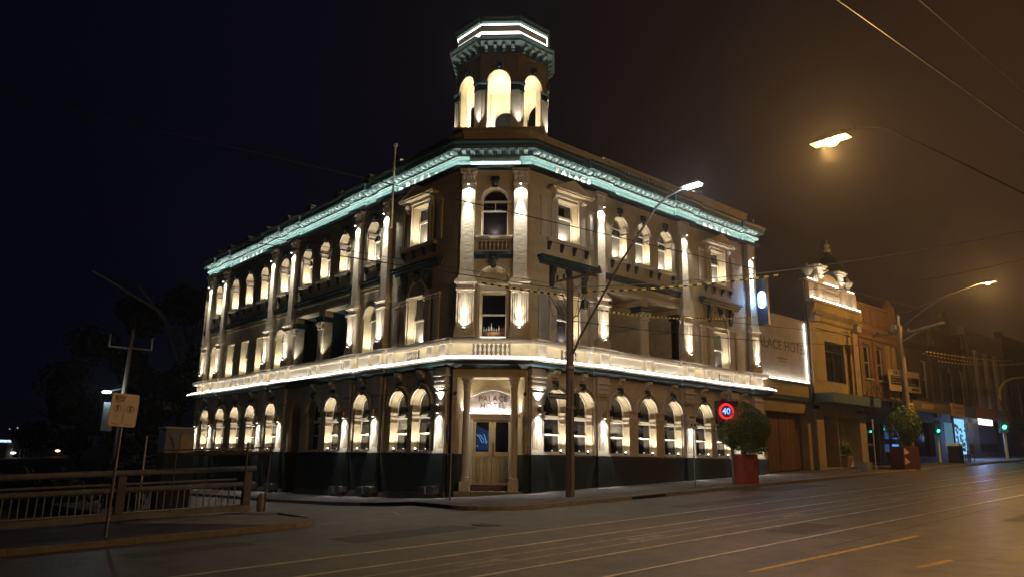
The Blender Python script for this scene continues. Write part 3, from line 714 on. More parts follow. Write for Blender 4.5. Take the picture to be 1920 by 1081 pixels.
# panelled strips beside the corner-bay windows
def strip2(fac, u, w_=.42, big=False):
    link('panelled_strip', cached(('st', w_), lambda: MB().box(-w_/2, w_/2, -.07, 0, 5.87, 7.66).box(-w_/2+.07, w_/2-.07, -.095, -.068, 6.25, 7.5).box(-w_/2-.04, w_/2+.04, -.11, 0, 7.66, 7.72).box(-w_/2-.07, w_/2+.07, -.14, 0, 7.80, 7.88).box(-w_/2, w_/2, -.075, 0, 7.72, 7.80).mesh('panelled_strip', trim)), hotel, FM(fac, u))
for fac, c, w_ in (('L', 4.75, 1.22), ('R', 4.22, 1.24), ('R', 15.28, 1.28)):
    for s_ in (-1, 1):
        strip2(fac, c+s_*(w_/2+.27)); strip2(fac, c+s_*(w_/2+.86), .40)
    # blind arch, hood on long brackets
    link('blind_arch', cached(('ba', w_), lambda: archivolt(1.34, 7.92, ((-.04, .03, .06), (.05, .14, .04))).mesh('blind_arch', trim)), hotel, FM(fac, c))
    part('head_moulding', MB().box(-w_/2-.08, w_/2+.08, -.12, 0, 7.89, 7.95), trim, hotel, FM(fac, c))
    keystone(fac, c, 8.68, 0, 1.0)
    part('window_hood', MB().box(-1.75, 1.75, -.32, 0, 9.20, 9.30).box(-1.68, 1.68, -.24, 0, 9.08, 9.20).box(-1.62, 1.62, -.14, 0, 8.98, 9.08), tealk, hotel, FM(fac, c))
    for s_ in (-1, 1):
        part('hood_bracket', MB().prismx([(0, 8.97), (-.22, 8.97), (-.22, 8.80), (-.12, 8.55), (-.10, 8.3), (-.05, 8.15), (0, 8.12)], -.11, .11), keym, hotel, FM(fac, c+s_*.95))
# moulding rings over single-arch bays
for u in (27.65, 17.9, 8.48):
    link('arch_moulding', cached('av2', lambda: archivolt(W2, 8.0-W2/2, ((.02, .06, .05), (.08, .14, .035))).mesh('arch_moulding', trim)), hotel, FM('L', u))
# dark string course and sub-cornice between the storeys
for lst, fac, far in ((PIL_L, 'L', LEN_L), (PIL_R, 'R', LEN_R)):
    bays = []
    pts = sorted(lst); a = pts[0]
    for a, b in zip(pts, pts[1:]): bays.append((a+.3, b-.3))
    if fac == 'L': bays.append((pts[-1]+.3, far-.02))
    else: bays.append((pts[-1]+.3, far-.02))
    for a, b in bays:
        if fac == 'R' and a > 12 and b < 18: continue
        if fac == 'R' and a > 18: continue
        c, h = (a+b)/2, (b-a)/2
        part('string_course', MB().box(-h, h, -.14, 0, 9.16, 9.26).box(-h, h, -.09, 0, 9.0, 9.16), tealk, hotel, FM(fac, c))
        part('string_moulding', MB().box(-h, h, -.06, 0, 8.86, 8.93).box(-h, h, -.04, 0, 8.70, 8.75), cream, hotel, FM(fac, c))

# ---- second floor
Z3A, Z3B = 9.90, 12.82
wl3 = [(-u, 1.03, 10.06, 12.04, True) for u in (27.65, 24.95, 22.8, 20.6, 17.9, 15.2, 13.2, 11.2, 8.48)]+[(-4.7, 1.22, 10.14, 11.95, False)]
wr3 = [(u, 1.03, 10.06, 12.04, True) for u in (7.55, 9.2, 10.88)]+[(4.22, 1.22, 10.14, 11.95, False), (15.27, 1.26, 10.14, 11.95, False)]
part('wall', wall(-LEN_L, -CH, 9.90, 12.82, wl3), cream, hotel, FL)
part('wall', wall(CH, LEN_R, 9.90, 12.82, wr3), cream, hotel, FR)
def sillset(fac, u, w_, z=10.06, nb=2):
    part('sill', MB().box(-w_/2, w_/2, -.20, .40, z-.08, z-.0).box(-w_/2+.03, w_/2-.03, -.15, 0, z-.14, z-.08), trim, hotel, FM(fac, u))
    for k in range(nb):
        x = (-w_/2+.14)+(w_-.28)*k/(nb-1)
        link('sill_bracket', cached('sbk', lambda: MB().prismx([(0, 0), (-.13, 0), (-.13, -.10), (-.06, -.22), (-.04, -.32), (0, -.34)], -.07, .07).mesh('sill_bracket', keym)), hotel, FM(fac, u) @ T((x, 0, z-.145)))
for lst, fac in ((wl3, 'L'), (wr3, 'R')):
    for c, w_, z0, zt, ar in lst:
        u = -c if fac == 'L' else c
        wn = window(fac, u, w_, z0, zt, ar, 'third' if ar else 'ped', 0, .42, (blindm, glassd)); sill_strip(wn, w_, z0, .42)
        spot(hotel, FM(fac, u), (0, .18, z0+.03), (0, .0, 1), 34, 150, .8, WARM)
        if ar:
            link('arch_moulding', cached('av3', lambda: archivolt(1.03, 12.04-.515, ((.02, .055, .09), (.09, .13, .07))).mesh('arch_moulding', trim)), hotel, FM(fac, u))
            def imp3(side_):
                b = MB()
                for sx in (side_,):
                    x0, x1 = sorted((sx*(.515-.06), sx*(.515+.12)))
                    b.box(x0, x1, -.05, .30, 11.40, 11.46); b.box(x0, x1, -.03, .30, 11.46, 11.56); b.box(x0, x1, -.065, .30, 11.56, 11.60); b.box(x0, x1, -.02, .3, 11.27, 11.30)
                return b.mesh('impost', trim)
            for side_ in (-1, 1): link('impost', cached(('imp3', side_), lambda: imp3(side_)), hotel, FM(fac, u))
            keystone(fac, u, 12.18, 0, .95)
            sillset(fac, u, 1.36)
        else:
            sillset(fac, u, 2.5, 10.12, 4)
            b = MB()
            for s_ in (-1, 1):
                x0, x1 = sorted((s_*(w_/2+.02), s_*(w_/2+.17))); b.box(x0, x1, -.09, 0, 10.12, 12.05)
                x0, x1 = sorted((s_*(w_/2+.17), s_*(w_/2+.34))); b.box(x0, x1, -.05, 0, 10.12, 11.7); b.prismx([(0, 11.70), (-.08, 11.72), (-.12, 11.86), (-.26, 11.98), (-.26, 12.06), (0, 12.06)], x0, x1)
            b.box(-w_/2-.17, w_/2+.17, -.10, 0, 12.06, 12.2)
            part('architrave', b, trim, hotel, FM(fac, u))
            hw = w_/2+.62
            part('pediment', MB().box(-hw, hw, -.34, 0, 12.2, 12.27).prism([(-hw-.03, 12.27), (hw+.03, 12.27), (hw-.02, 12.33), (0, 12.72), (-hw+.02, 12.33)], -.40, -.26).prism([(-hw+.12, 12.28), (hw-.12, 12.28), (0, 12.66)], -.2, 0)
                 .prism([(-hw-.05, 12.27), (-hw+.12, 12.27), (0, 12.70), (0, 12.80)], -.42, 0).prism([(hw+.05, 12.27), (0, 12.80), (0, 12.70), (hw-.12, 12.27)], -.42, 0), cream, hotel, FM(fac, u))
# smooth upper shafts with corinthian capitals and downlights
def shaft3(fac, u, w_=.50, d=.20, rough=False):
    me = cached(('s3', w_, rough), lambda: MB().box(-w_/2, w_/2, -d, .01, 8.42, 12.14).mesh('shaft', creamr))
    o = link('shaft', me, hotel, FM(fac, u))
    link('capital', cached(('c3', w_), lambda: acanthus(w_+.02, d, 0, 12.26, .53).mesh('capital', trim)), o)
    link('neck_moulding', cached(('n3', w_), lambda: moulded(w_, d, 0, ((12.14, 12.17, .03), (12.17, 12.22, .01))).mesh('neck_moulding', trim)), o)
    fy = -d-.17
    link('wall_light', cached(('dl', w_), lambda: MB().lathe(0, fy, [(.035, 12.08), (.04, 12.09), (.04, 12.15)], 10).box(-.015, .015, fy, -d, 12.11, 12.14).mesh('wall_light', darks)), o)
    link('wall_light_lens', cached(('dlz', w_), lambda: MB().lathe(0, fy, [(.001, 12.05), (.03, 12.06), (.038, 12.08), (.001, 12.081)], 10).mesh('wall_light_lens', lens)), o)
    spot(hotel, FM(fac, u), (0, fy-.02, 12.02), (0, .075, -1), 330, 32, 1.0, COOL)
    spot(hotel, FM(fac, u), (0, fy+.02, 12.04), (0, .12, -1), 22, 120, .6, COOL)
for u in PIL_L: shaft3('L', u, .48)
for u in PIL_R: shaft3('R', u, .48)
shaft3('C', -1.03, .54); shaft3('C', 1.09, .54)
# ---- chamfer upper storeys
part('wall', wall(-CW, CW, 5.10, 9.90, [(.05, 1.04, 5.90, 7.72, False)]), cream, hotel, FC)
part('wall', wall(-CW, CW, 9.90, 12.82, [(.04, 1.09, 10.02, 12.04, True)]), cream, hotel, FC)
glass_t = bpy.data.materials.new('clear_glass'); glass_t.use_nodes = True
n_ = glass_t.node_tree; n_.nodes.clear(); o1 = n_.nodes.new('ShaderNodeOutputMaterial'); g1 = n_.nodes.new('ShaderNodeBsdfGlossy'); g1.inputs['Roughness'].default_value = .03
t1 = n_.nodes.new('ShaderNodeBsdfTransparent'); t1.inputs[0].default_value = (.75, .75, .75, 1); m1 = n_.nodes.new('ShaderNodeMixShader'); m1.inputs[0].default_value = .08
n_.links.new(t1.outputs[0], m1.inputs[1]); n_.links.new(g1.outputs[0], m1.inputs[2]); n_.links.new(m1.outputs[0], o1.inputs[0])
wn = window('C', .05, 1.04, 5.90, 7.72, False, 'mid', 0, .42, (glass_t, glassd)); sill_strip(wn, 1.04, 5.90, .42)
spot(hotel, FM('C', .05), (0, .22, 5.95), (0, 0, 1), 8, 150, .8, WARM)
part('room_recess', MB().box(-.5, .5, 1.3, 1.32, 5.9, 7.7).box(-.52, -.5, .48, 1.3, 5.9, 7.7).box(.5, .52, .48, 1.3, 5.9, 7.7).box(-.5, .5, .48, 1.3, 5.88, 5.9), mat('room_dark', (.02, .018, .02), .9), hotel, FM('C', .05))
part('bottle_shelf', MB().box(-.47, .47, .45, .72, 6.02, 6.20), timber, hotel, FM('C', .05))
part('head_moulding', MB().box(-.66, .66, -.10, 0, 7.95, 8.02).box(-.6, .6, -.06, 0, 7.86, 7.95), trim, hotel, FM('C', .05))
part('architrave', MB().box(-.64, -.53, -.06, 0, 5.9, 7.86).box(.53, .64, -.06, 0, 5.9, 7.86).box(-.64, .64, -.061, 0, 7.74, 7.859), trim, hotel, FM('C', .05))
link('blind_arch', cached(('ba', 'c'), lambda: archivolt(1.36, 8.06, ((-.03, .04, .07), (.06, .15, .045))).mesh('blind_arch', trim)), hotel, FM('C', .03))
keystone('C', .03, 8.86, 0, 1.15)
part('string_course', MB().box(-.74, .78, -.14, 0, 9.20, 9.32).box(-.74, .78, -.10, 0, 9.05, 9.20), tealk, hotel, FC)
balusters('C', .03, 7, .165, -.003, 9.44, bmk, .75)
part('sill', MB().box(-.76, .82, -.16, .4, 9.92, 9.98).box(-.70, .76, -.10, 0, 9.84, 9.92), trim, hotel, FC)
wn = window('C', .04, 1.09, 10.02, 12.04, True, 'corner', 0, .30, (glassd, glassd)); sill_strip(wn, 1.09, 10.02, .30)
spot(hotel, FM('C', .04), (0, .10, 10.07), (0, 0, 1), 10, 160, .8, WARM)
link('arch_moulding', cached('avc', lambda: archivolt(1.09, 12.04-.545, ((.02, .07, .06), (.09, .16, .04))).mesh('arch_moulding', trim)), hotel, FM('C', .04))
part('impost', MB().box(-.78, -.53, -.05, 0, 11.44, 11.50).box(.53, .78, -.05, 0, 11.44, 11.50).box(-.76, -.55, -.03, 0, 11.24, 11.27).box(.55, .76, -.03, 0, 11.24, 11.27), trim, hotel, FM('C', .04))
keystone('C', .04, 12.22, 0, 1.05)

# ---- main cornice
P3 = plan(brk=.12, half=.55)
part('architrave', MB().sweep(P3, [(0, 12.80), (.08, 12.80), (.08, 12.86), (.20, 12.87), (.25, 12.91), (.25, 12.955), (.238, 12.955), (.238, 12.93), (0, 12.93)]), tealk, hotel)
part('glow_strip', MB().sweep(P3, [(.195, 12.935), (.230, 12.935), (.230, 12.960), (.195, 12.960)]), glow('led_frieze', (.93, 1, .97), 26), hotel, label='light strip under the teal frieze')
part('frieze', MB().sweep(P3, [(0, 12.931), (.03, 12.931), (.03, 13.25), (.12, 13.27), (.16, 13.33), (.16, 13.36), (0, 13.36)]), teal, hotel)
part('glow_strip', MB().sweep(P3, [(.085, 13.382), (.115, 13.382), (.115, 13.392), (.085, 13.392)]), glow('led_bracket', (.93, 1, .97), 13), hotel, label='light strip under the cornice brackets')
part('cornice', MB().sweep(P3, [(0, 13.36), (.20, 13.36), (.20, 13.405), (.17, 13.405), (.17, 13.38), (.06, 13.38), (.06, 13.60), (.37, 13.605), (.37, 13.62), (0, 13.63)]), tealk, hotel)  # dark teal stands in for shade on the soffit and wall between brackets
part('crown_moulding', MB().sweep(P3, [(.36, 13.59), (.43, 13.59), (.43, 13.66), (.45, 13.70), (.45, 13.78), (.50, 13.88), (.50, 13.92), (-.3, 14.0), (-.3, 13.64), (.36, 13.635)]), mat('unlit_crown_teal', (.035, .085, .08), .5, .15, 4), hotel)  # darker teal paints the crown's outer face as unlit
part('bed_moulding', MB().sweep(P3, [(.165, 13.30), (.21, 13.31), (.21, 13.355), (.165, 13.355)]), tealb, hotel)
part('cornice_capping', MB().sweep(P3, [(.36, 13.965), (.53, 13.925), (.53, 13.945), (.0, 14.03)]), darks, hotel)
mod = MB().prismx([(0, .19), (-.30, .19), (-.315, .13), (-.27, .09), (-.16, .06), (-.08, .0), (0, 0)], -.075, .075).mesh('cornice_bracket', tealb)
def brackets(path, pit, z, d, mesh, name='cornice_bracket'):
    for (ax, ay), (bx, by) in zip(path, path[1:]):
        a, b = Vector((ax, ay)), Vector((bx, by)); l = (b-a).length
        if l < .5: continue
        n = max(1, round(l/pit)); dr_ = (b-a)/l
        for k in range(n):
            p = a+dr_*l*(k+.5)/n; M_ = T((p.x, p.y, z)) @ Matrix.Rotation(math.atan2(dr_.y, dr_.x), 4, 'Z') @ T((0, -d, 0))
            link(name, mesh, hotel, M_)
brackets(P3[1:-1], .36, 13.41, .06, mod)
# frieze letters stand on the architrave
lettm = mat('white_letter', (.85, .83, .78), .5, .03, 5)
def letters(fac, body, u, size, z, y, space, m_=lettm, parent=hotel, M_=None, bold=.012):
    adv = size*.84*space; n = len(body)
    for k, ch in enumerate(body):
        if ch == ' ': continue
        me = cached(('ch', ch, size, m_.name), lambda: text_mesh(ch, size, .025, m_, 'letter', 'CENTER', 1, bold))
        link('letter', me, parent, (FM(fac, u, y, z) if M_ is None else M_) @ T(((k-(n-1)/2)*adv, 0, 0)))
letters('R', 'PALACE', 4.45, .34, 13.13, -.13, 1.35); letters('R', 'HOTEL', 15.2, .34, 13.13, -.13, 1.9)
letters('L', 'HOTEL.', 4.85, .34, 13.13, -.13, 1.9); letters('L', 'PALACE', 22.8, .34, 13.13, -.13, 2.1)
# curved apron over the chamfer
part('curved_apron', MB().prismx([(0, 13.33), (-.20, 13.32), (-.26, 13.2), (-.22, 13.08), (-.10, 13.0), (0, 12.98)], -1.0, 1.05), teal, hotel, FC @ T((0, -.08, 0)))
# ---- parapet and roof
part('roof', MB().prismz([(0, CH), (CH, 0), (LEN_R, 0), (LEN_R, 13), (13, 13), (13, LEN_L), (0, LEN_L)], 13.7, 13.8), darkw, hotel)
part('parapet', MB().box(.3, .6, 7.3, LEN_L, 13.8, 14.45).box(.25, .65, 7.3, LEN_L, 14.45, 14.56), cream, hotel)
for u in (29.5, 27.5, 24.6, 21.8, 18.9, 16.2, 13.0, 9.9, 7.2): link('parapet_pier', cached('ppier', lambda: MB().box(-.3, .3, .2, .7, 13.8, 14.72).box(-.36, .36, .14, .76, 14.72, 14.80).mesh('parapet_pier', cream)), hotel, FM('L', u))
part('parapet', MB().sweep([(.45, 7.4), (.45, 2.3), (2.3, .45), (7.0, .45)], [(.15, 13.8), (.15, 14.55), (.22, 14.60), (.22, 14.72), (-.25, 14.72), (-.25, 13.8)]), cream, hotel)
part('parapet', MB().box(6.9, 13, .32, .6, 13.8, 14.1).box(6.9, 13, .28, .66, 14.70, 14.84).box(12.9, LEN_R, .32, .6, 13.8, 14.78).box(12.9, LEN_R, .27, .66, 14.78, 14.9), cream, hotel)
for k in range(24): link('baluster', baluster(), hotel, T((7.15+k*.245, .45, 14.1)) @ Matrix.Diagonal((1.3, 1.3, 1.4, 1)))
part('parapet_base', MB().prismz([(.4, 3.2), (3.2, .4), (5.6, 2.8), (5.6, 5.6), (2.8, 5.6)], 14.6, 15.22), cream, hotel)
part('chimney', MB().box(18.4, 18.9, 6, 7, 13.8, 15.0).box(18.3, 19.0, 5.9, 7.1, 15.0, 15.15), cream, hotel)
# small uplight heads on the cornice edge
for fac, us in (('L', (26.4, 16.6, 7.2)), ('R', (6.13, 12.2, 18.2))):
    for u in us: link('cornice_finial', cached('fin', lambda: MB().lathe(0, -.50, [(.03, 13.92), (.05, 14.02), (.03, 14.08), (.055, 14.14), (.05, 14.2), (.001, 14.22)], 8).mesh('cornice_finial', trim)), hotel, FM(fac, u))
# ---- flagpole
fpo = part('flagpole', MB().tube([(0, 0, 0), (0, 0, 3.8)], [.05, .04]).lathe(0, 0, [(.001, 3.8), (.09, 3.85), (.09, 3.96), (.001, 4.02)], 10), trim, hotel, T((-.62, 6.1, 11.1)))

# ---- chamfer ground floor: entrance
EN = FC
zE = 4.36
ent = MB()
ent.quad((-CW, 0, 1.46), (-1.28, 0, 1.46), (-1.28, 0, zE), (-CW, 0, zE)); ent.quad((1.34, 0, 1.46), (CW, 0, 1.46), (CW, 0, zE), (1.34, 0, zE))
ent.quad((-CW, 0, zE), (CW, 0, zE), (CW, 0, 4.96), (-CW, 0, 4.96))
ent.quad((-1.28, 0, zE), (1.34, 0, zE), (1.34, 1.0, zE), (-1.28, 1.0, zE))
ent.quad((-1.28, 0, 1.46), (-.92, 1.0, 1.46), (-.92, 1.0, zE), (-1.28, 0, zE)); ent.quad((1.34, 0, 1.46), (.98, 1.0, 1.46), (.98, 1.0, zE), (1.34, 0, zE))
# tympanum wall with a segmental opening (spring 3.66, crown 3.90)
seg = [(-.89+1.84*i/12, 3.62+.30*math.sin(math.pi*i/12)) for i in range(13)]
for (xa, za), (xb, zb) in zip(seg, seg[1:]): ent.quad((xa, 1.0, za), (xb, 1.0, zb), (xb, 1.0, zE), (xa, 1.0, zE))
part('entrance_wall', ent, cream, hotel, EN)
jp = MB().quad((-1.285, -.02, -.4), (-.93, 1.0, -.4), (-.93, 1.0, 1.47), (-1.285, -.02, 1.47)).quad((1.345, -.02, -.4), (.99, 1.0, -.4), (.99, 1.0, 1.47), (1.345, -.02, 1.47)).quad((-1.285, -.02, 1.47), (-.93, 1, 1.47), (-.92, 1, 1.46), (-1.28, 0, 1.46))
part('jamb_plinth', jp, plinthm, hotel, EN)
part('plinth_return', MB().box(-CW, -1.29, -.1, 0, -.5, 1.46).box(1.35, CW, -.08, 0, -.5, 1.46), plinthm, hotel, EN)
tyb = [(x, z) for x, z in seg]; 
lit_sign = mat('tympanum_sign', (.80, .74, .72), .5, .02, 3)
part('tympanum_sign', MB().prism([(seg[0][0], 3.04)]+tyb+[(seg[-1][0], 3.04)], 1.06, 1.08), lit_sign, hotel, EN)
sign_o = link('tympanum_lettering', text_mesh('PALACE', .30, .01, mat('dusky_pink_letter', (.13, .045, .04), .5), 'tympanum_lettering', space=1.12), hotel, EN @ T((.03, 1.045, 3.60)))
link('tympanum_lettering', text_mesh('HOTEL', .30, .01, bpy.data.materials['dusky_pink_letter'], 'tympanum_lettering', space=1.12), hotel, EN @ T((.03, 1.045, 3.33)))
part('tympanum_dot', MB().box(-.02, .06, 1.04, 1.055, 3.80, 3.82).box(-.22, .28, 1.04, 1.055, 3.13, 3.14), bpy.data.materials['dusky_pink_letter'], hotel, EN)
part('glow_strip', MB().box(-.88, .94, .96, 1.0, 3.042, 3.06), glow('led_sign', COOL, 22), hotel, EN, label='light strip below the entrance sign')
part('arch_moulding', (lambda b: [b.quad((xa*1.02, .95, za+.02), (xb*1.02, .95, zb+.02), (xb*1.03, .95, zb+.12), (xa*1.03, .95, za+.12)) and b.quad((xa*1.02, .95, za+.02), (xb*1.02, .95, zb+.02), (xb, 1.0, zb), (xa, 1.0, za)) for (xa, za), (xb, zb) in zip(seg, seg[1:])] and b)(MB()), trim, hotel, EN)
part('transom', MB().box(-.98, 1.04, .86, 1.02, 2.98, 3.035).box(-.92, .98, .92, 1.02, 2.88, 2.98), trim, hotel, EN)
spot(hotel, EN, (.03, .90, 3.06), (0, .16, 1), 7, 150, 1, COOL, .1)
part('step', MB().box(-1.28, 1.34, -.10, 1.0, -.4, .10), conc, hotel, EN)
part('step', MB().box(-.93, .99, .55, 1.1, .10, .30), mat('brown_tile', (.10, .06, .04), .6), hotel, EN)
part('door_frame', MB().box(-.86, -.74, .94, 1.06, .3, 2.88).box(.80, .92, .94, 1.06, .3, 2.88).box(-.74, .80, .94, 1.06, 2.80, 2.88), white, hotel, EN)
cdoor = mat('door_cream_paint', (.50, .41, .24), .45, .10, 4, .1, 20)
for sx, x0, x1 in ((-1, -.735, .028), (1, .034, .795)):
    cx = (x0+x1)/2; hw = (x1-x0)/2
    b = MB().box(-hw, hw, 1.0, 1.05, .31, 2.79)
    b.box(-hw, -hw+.13, .985, 1.0, .31, 2.79); b.box(hw-.13, hw, .985, 1.0, .31, 2.79); b.box(-hw+.13, hw-.13, .985, 1.0, .31, .48); b.box(-hw+.13, hw-.13, .985, 1.0, 2.70, 2.79)
    b.box(-hw+.13, hw-.13, .985, 1.0, 1.38, 1.56); b.box(-.03, .03, .985, 1.0, .48, 1.38)
    o = part('door', b, cdoor, hotel, EN @ T((cx, 0, 0)))
    for px in (-.14, .14): part('door_panel', MB().box(px-.07, px+.07, .960, .998, .54, .57).box(px-.07, px+.07, .960, .998, 1.29, 1.32).box(px-.07, px-.045, .960, .998, .57, 1.29).box(px+.045, px+.07, .960, .998, .57, 1.29).box(px-.03, px+.03, .972, .998, .62, 1.24), cdoor, o)
    part('pane', MB().box(-hw+.13, hw-.13, .992, 1.0, 1.56, 2.70), glassd, o)
    if sx < 0:
        nb = glow('blue_neon_reflection', (.25, .5, 1.0), .55); nbl = glow('blue_reflection_panel', (.04, .10, .28), .16)
        part('neon_reflection', MB().prism([(-.22, 1.62), (.24, 1.62), (.24, 2.36), (-.22, 2.56)], .986, .991), nbl, o)  # glowing panel and script on the pane stand in for a reflected blue sign
        part('reflected_script', MB().tube([(-.22, .98, 2.22), (-.10, .98, 2.10), (-.02, .98, 1.92), (.05, .98, 1.90), (.06, .98, 2.02), (-.05, .98, 2.16), (-.12, .98, 2.22)], .012, 6).tube([(.06, .98, 2.24), (.12, .98, 2.08), (.16, .98, 1.86), (.20, .98, 1.98)], .012, 6).tube([(-.22, .98, 1.80), (-.17, .98, 1.74)], .012, 6), nb, o)
    else:
        part('handle', MB().box(-hw+.03, -hw+.07, .95, .985, 1.45, 1.90), brass, o)
def colshaft():
    b = MB(); pr = [(.19, .10), (.19, .42), (.17, .44), (.19, .47), (.19, .52), (.15, .56)]
    b.box(-.19, .19, -.19, .19, .06, .46); b.lathe(0, 0, [(.19, .46), (.20, .50), (.17, .54), (.19, .58), (.155, .62), (.15, 1.0), (.145, 2.4), (.125, 3.86), (.15, 3.88), (.14, 3.92), (.12, 3.93)], 20)
    return b.mesh('column', trim, True)
cs = colshaft()
def colcap():
    b = MB().lathe(0, 0, [(.125, 3.92), (.14, 4.1), (.2, 4.25), (.22, 4.28)], 16)
    for tier, zb, n, hh, out in ((0, 3.93, 8, .2, .06), (1, 4.07, 8, .2, .10)):
        for k in range(n):
            a = 2*math.pi*(k+.5*tier)/n; c_, s__ = math.cos(a), math.sin(a); tx, ty = -s__, c_
            for (ra, za), (rb, zb2) in zip([(.13, 0), (.14, .1), (.14+out, .19), (.15+out, .15)], [(.14, .1), (.14+out, .19), (.15+out, .15)]):
                b.quad(*[(c_*r+tx*q, s__*r+ty*q, zb+z) for r, z, q in ((ra, za, -.04), (ra, za, .04), (rb, zb2, .035), (rb, zb2, -.035))])
    b.box(-.21, .21, -.21, .21, 4.28, 4.36); return b.mesh('capital', trim)
cc_ = colcap()
for x in (-.90, .93): o = link('column', cs, hotel, EN @ T((x, .12, 0))); link('capital', cc_, o)
spot(hotel, EN, (-1.0, .45, 3.02), (-.1, .15, 1), 16, 100, 1, WARM); spot(hotel, EN, (1.06, .45, 3.02), (.1, .15, 1), 16, 100, 1, WARM)
part('bracket_shelf', MB().box(-1.14, -.95, .5, .7, 2.93, 2.98).box(1.01, 1.20, .5, .7, 2.93, 2.98), trim, hotel, EN)
spot(hotel, EN, (.03, .25, 4.28), (0, .10, -1), 34, 100, 1, WARM, .08)
# security cameras by the entrance
# ---- octagonal tower
TW = FC @ T((-.03, 1.5+2.05, 0))
A_ = 1.70; RI = A_/2*(1+math.sqrt(2))
def octo(f):           # face matrices: local x along face, -y outward
    return TW @ Matrix.Rotation(R_(45*f), 4, 'Z') @ T((0, -RI, 0))
def ring(r):           # octagon plan points with inradius r, vertices between faces; clockwise seen so sweep faces outward
    q = r/math.cos(R_(22.5)); return [(q*math.cos(R_(-112.5+45*k)), q*math.sin(R_(-112.5+45*k))) for k in range(9)]
def oct_sweep(prof): return MB().sweep(ring(RI), prof)
tcr = mat('tower_interior', (.66, .58, .40), .7, .04, 3)
for f in range(8):
    o = part('tower_wall', wall(-A_/2, A_/2, 14.4, 18.95, [(0, 1.02, 14.9, 18.08, True, .30)]), cream, hotel, octo(f))
    link('arch_moulding', cached('avt', lambda: archivolt(1.02, 18.08-.51, ((.01, .05, .09), (.10, .15, .08))).mesh('arch_moulding', cream)), o)
    link('keystone', cached('keyt', lambda: MB().prism([(-.08, -.1), (.08, -.1), (.14, .2), (-.14, .2)], -.15, .0).lathe(0, -.12, [(.001, -.05), (.08, .0), (.09, .1), (.001, .16)], 8).box(-.17, .17, -.17, 0, .2, .24).mesh('keystone', keym)), o, T((0, 0, 18.2)))
    part('inner_wall', wall(-A_/2+.14, A_/2-.14, 14.9, 18.94, [(0, 1.02, 14.9, 18.08, True, .01)]), tcr, o, T((0, .305, 0)))
    # corner pilaster wrapping each vertex
    v = part('tower_pilaster', MB().sweep([(-A_/2-.0*s2, 0)], []) if False else MB().sweep([(-A_/2-.30*s2, .30*s2), (-A_/2, 0), (-A_/2+.30, 0)], [(0, 15.2), (.09, 15.2), (.09, 15.35), (.06, 15.36), (.06, 17.12), (0, 17.12)]), trim, hotel, octo(f))
    part('pilaster_panel', MB().box(-A_/2+.08, -A_/2+.10, -.085, -.06, 15.5, 17.0).box(-A_/2+.22, -A_/2+.24, -.085, -.06, 15.5, 17.0).box(-A_/2+.101, -A_/2+.219, -.07, -.06, 16.98, 17.0), trim, v)
    part('capital', MB().sweep([(-A_/2-.32*s2, .32*s2), (-A_/2, 0), (-A_/2+.32, 0)], [(0, 17.13), (.09, 17.13), (.09, 17.18), (.06, 17.19), (.06, 17.42), (.10, 17.44), (.14, 17.50), (.14, 17.54), (0, 17.54)]), tealk, v)
    L_ = (-A_/2, -.22, 15.28); part('wall_light', MB().lathe(-A_/2-.08, -.20, [(.04, 15.22), (.045, 15.30), (.03, 15.31)], 8), darks, v)
    if f in (0, 1, 2, 6, 7): spot(hotel, octo(f), (-A_/2-.08, -.24, 15.34), (.04, .10, 1), 42, 60, 1, COOL)
part('tower_ceiling', MB().prismz(ring(RI-.31)[:8], 18.9, 18.95), tcr, hotel, TW)
part('tower_floor', MB().prismz(ring(RI-.02)[:8], 14.7, 14.9), conc, hotel, TW)
point(hotel, TW, (0, 0, 16.0), 520, (1, .95, .82), .15)
part('tower_frieze', oct_sweep([(0, 18.90), (.05, 18.90), (.05, 18.96), (.02, 18.97), (.02, 19.30), (.10, 19.32), (.30, 19.42), (.30, 19.50), (.38, 19.60), (.38, 19.66), (0, 19.72)]), teal, hotel, TW)
part('tower_attic', oct_sweep([(-.02, 19.70), (.0, 19.70), (.0, 20.30), (-.02, 20.30)]), cream, hotel, TW)
part('glow_strip', oct_sweep([(.002, 19.86), (.02, 19.86), (.02, 20.03), (.002, 20.03)]), glow('lit_wall_glow', COOL, 2.0), hotel, TW, label='glowing band standing in for lit wall round the tower attic base')  # emissive band stands in for attic wall lit to white
part('tower_cap', oct_sweep([(-.02, 20.32), (.02, 20.32), (.02, 20.42), (.10, 20.50), (.10, 20.60), (.16, 20.68), (.16, 20.76), (-.3, 20.86)]).prismz(ring(RI-.3)[:8], 20.8, 20.86), teal, hotel, TW)
part('glow_strip', oct_sweep([(.022, 20.35), (.036, 20.35), (.036, 20.385), (.022, 20.385)]), ledh, hotel, TW, label='light strip below the tower cap')
tbk = MB().prismx([(0, .28), (-.26, .28), (-.26, .20), (-.10, .10), (-.08, 0), (0, 0)], -.07, .07).mesh('tower_bracket', teal)
for f in range(8):
    for k in range(4): link('tower_bracket', tbk, hotel, octo(f) @ T(((k-1.5)*.40, -.02, 19.03)))
part('tower_apron', MB().sweep(ring(RI+.0), [(0, 13.8), (.12, 13.8), (.12, 15.1), (.20, 15.16), (.20, 15.24), (0, 15.26)]), cream, hotel, TW)
part('roof_flashing', MB().box(2.0, 3.7, .3, .8, 14.85, 14.95), cream, hotel, TW @ Matrix.Rotation(R_(45), 4, 'Z') @ T((-.6, -2.6, .15)))

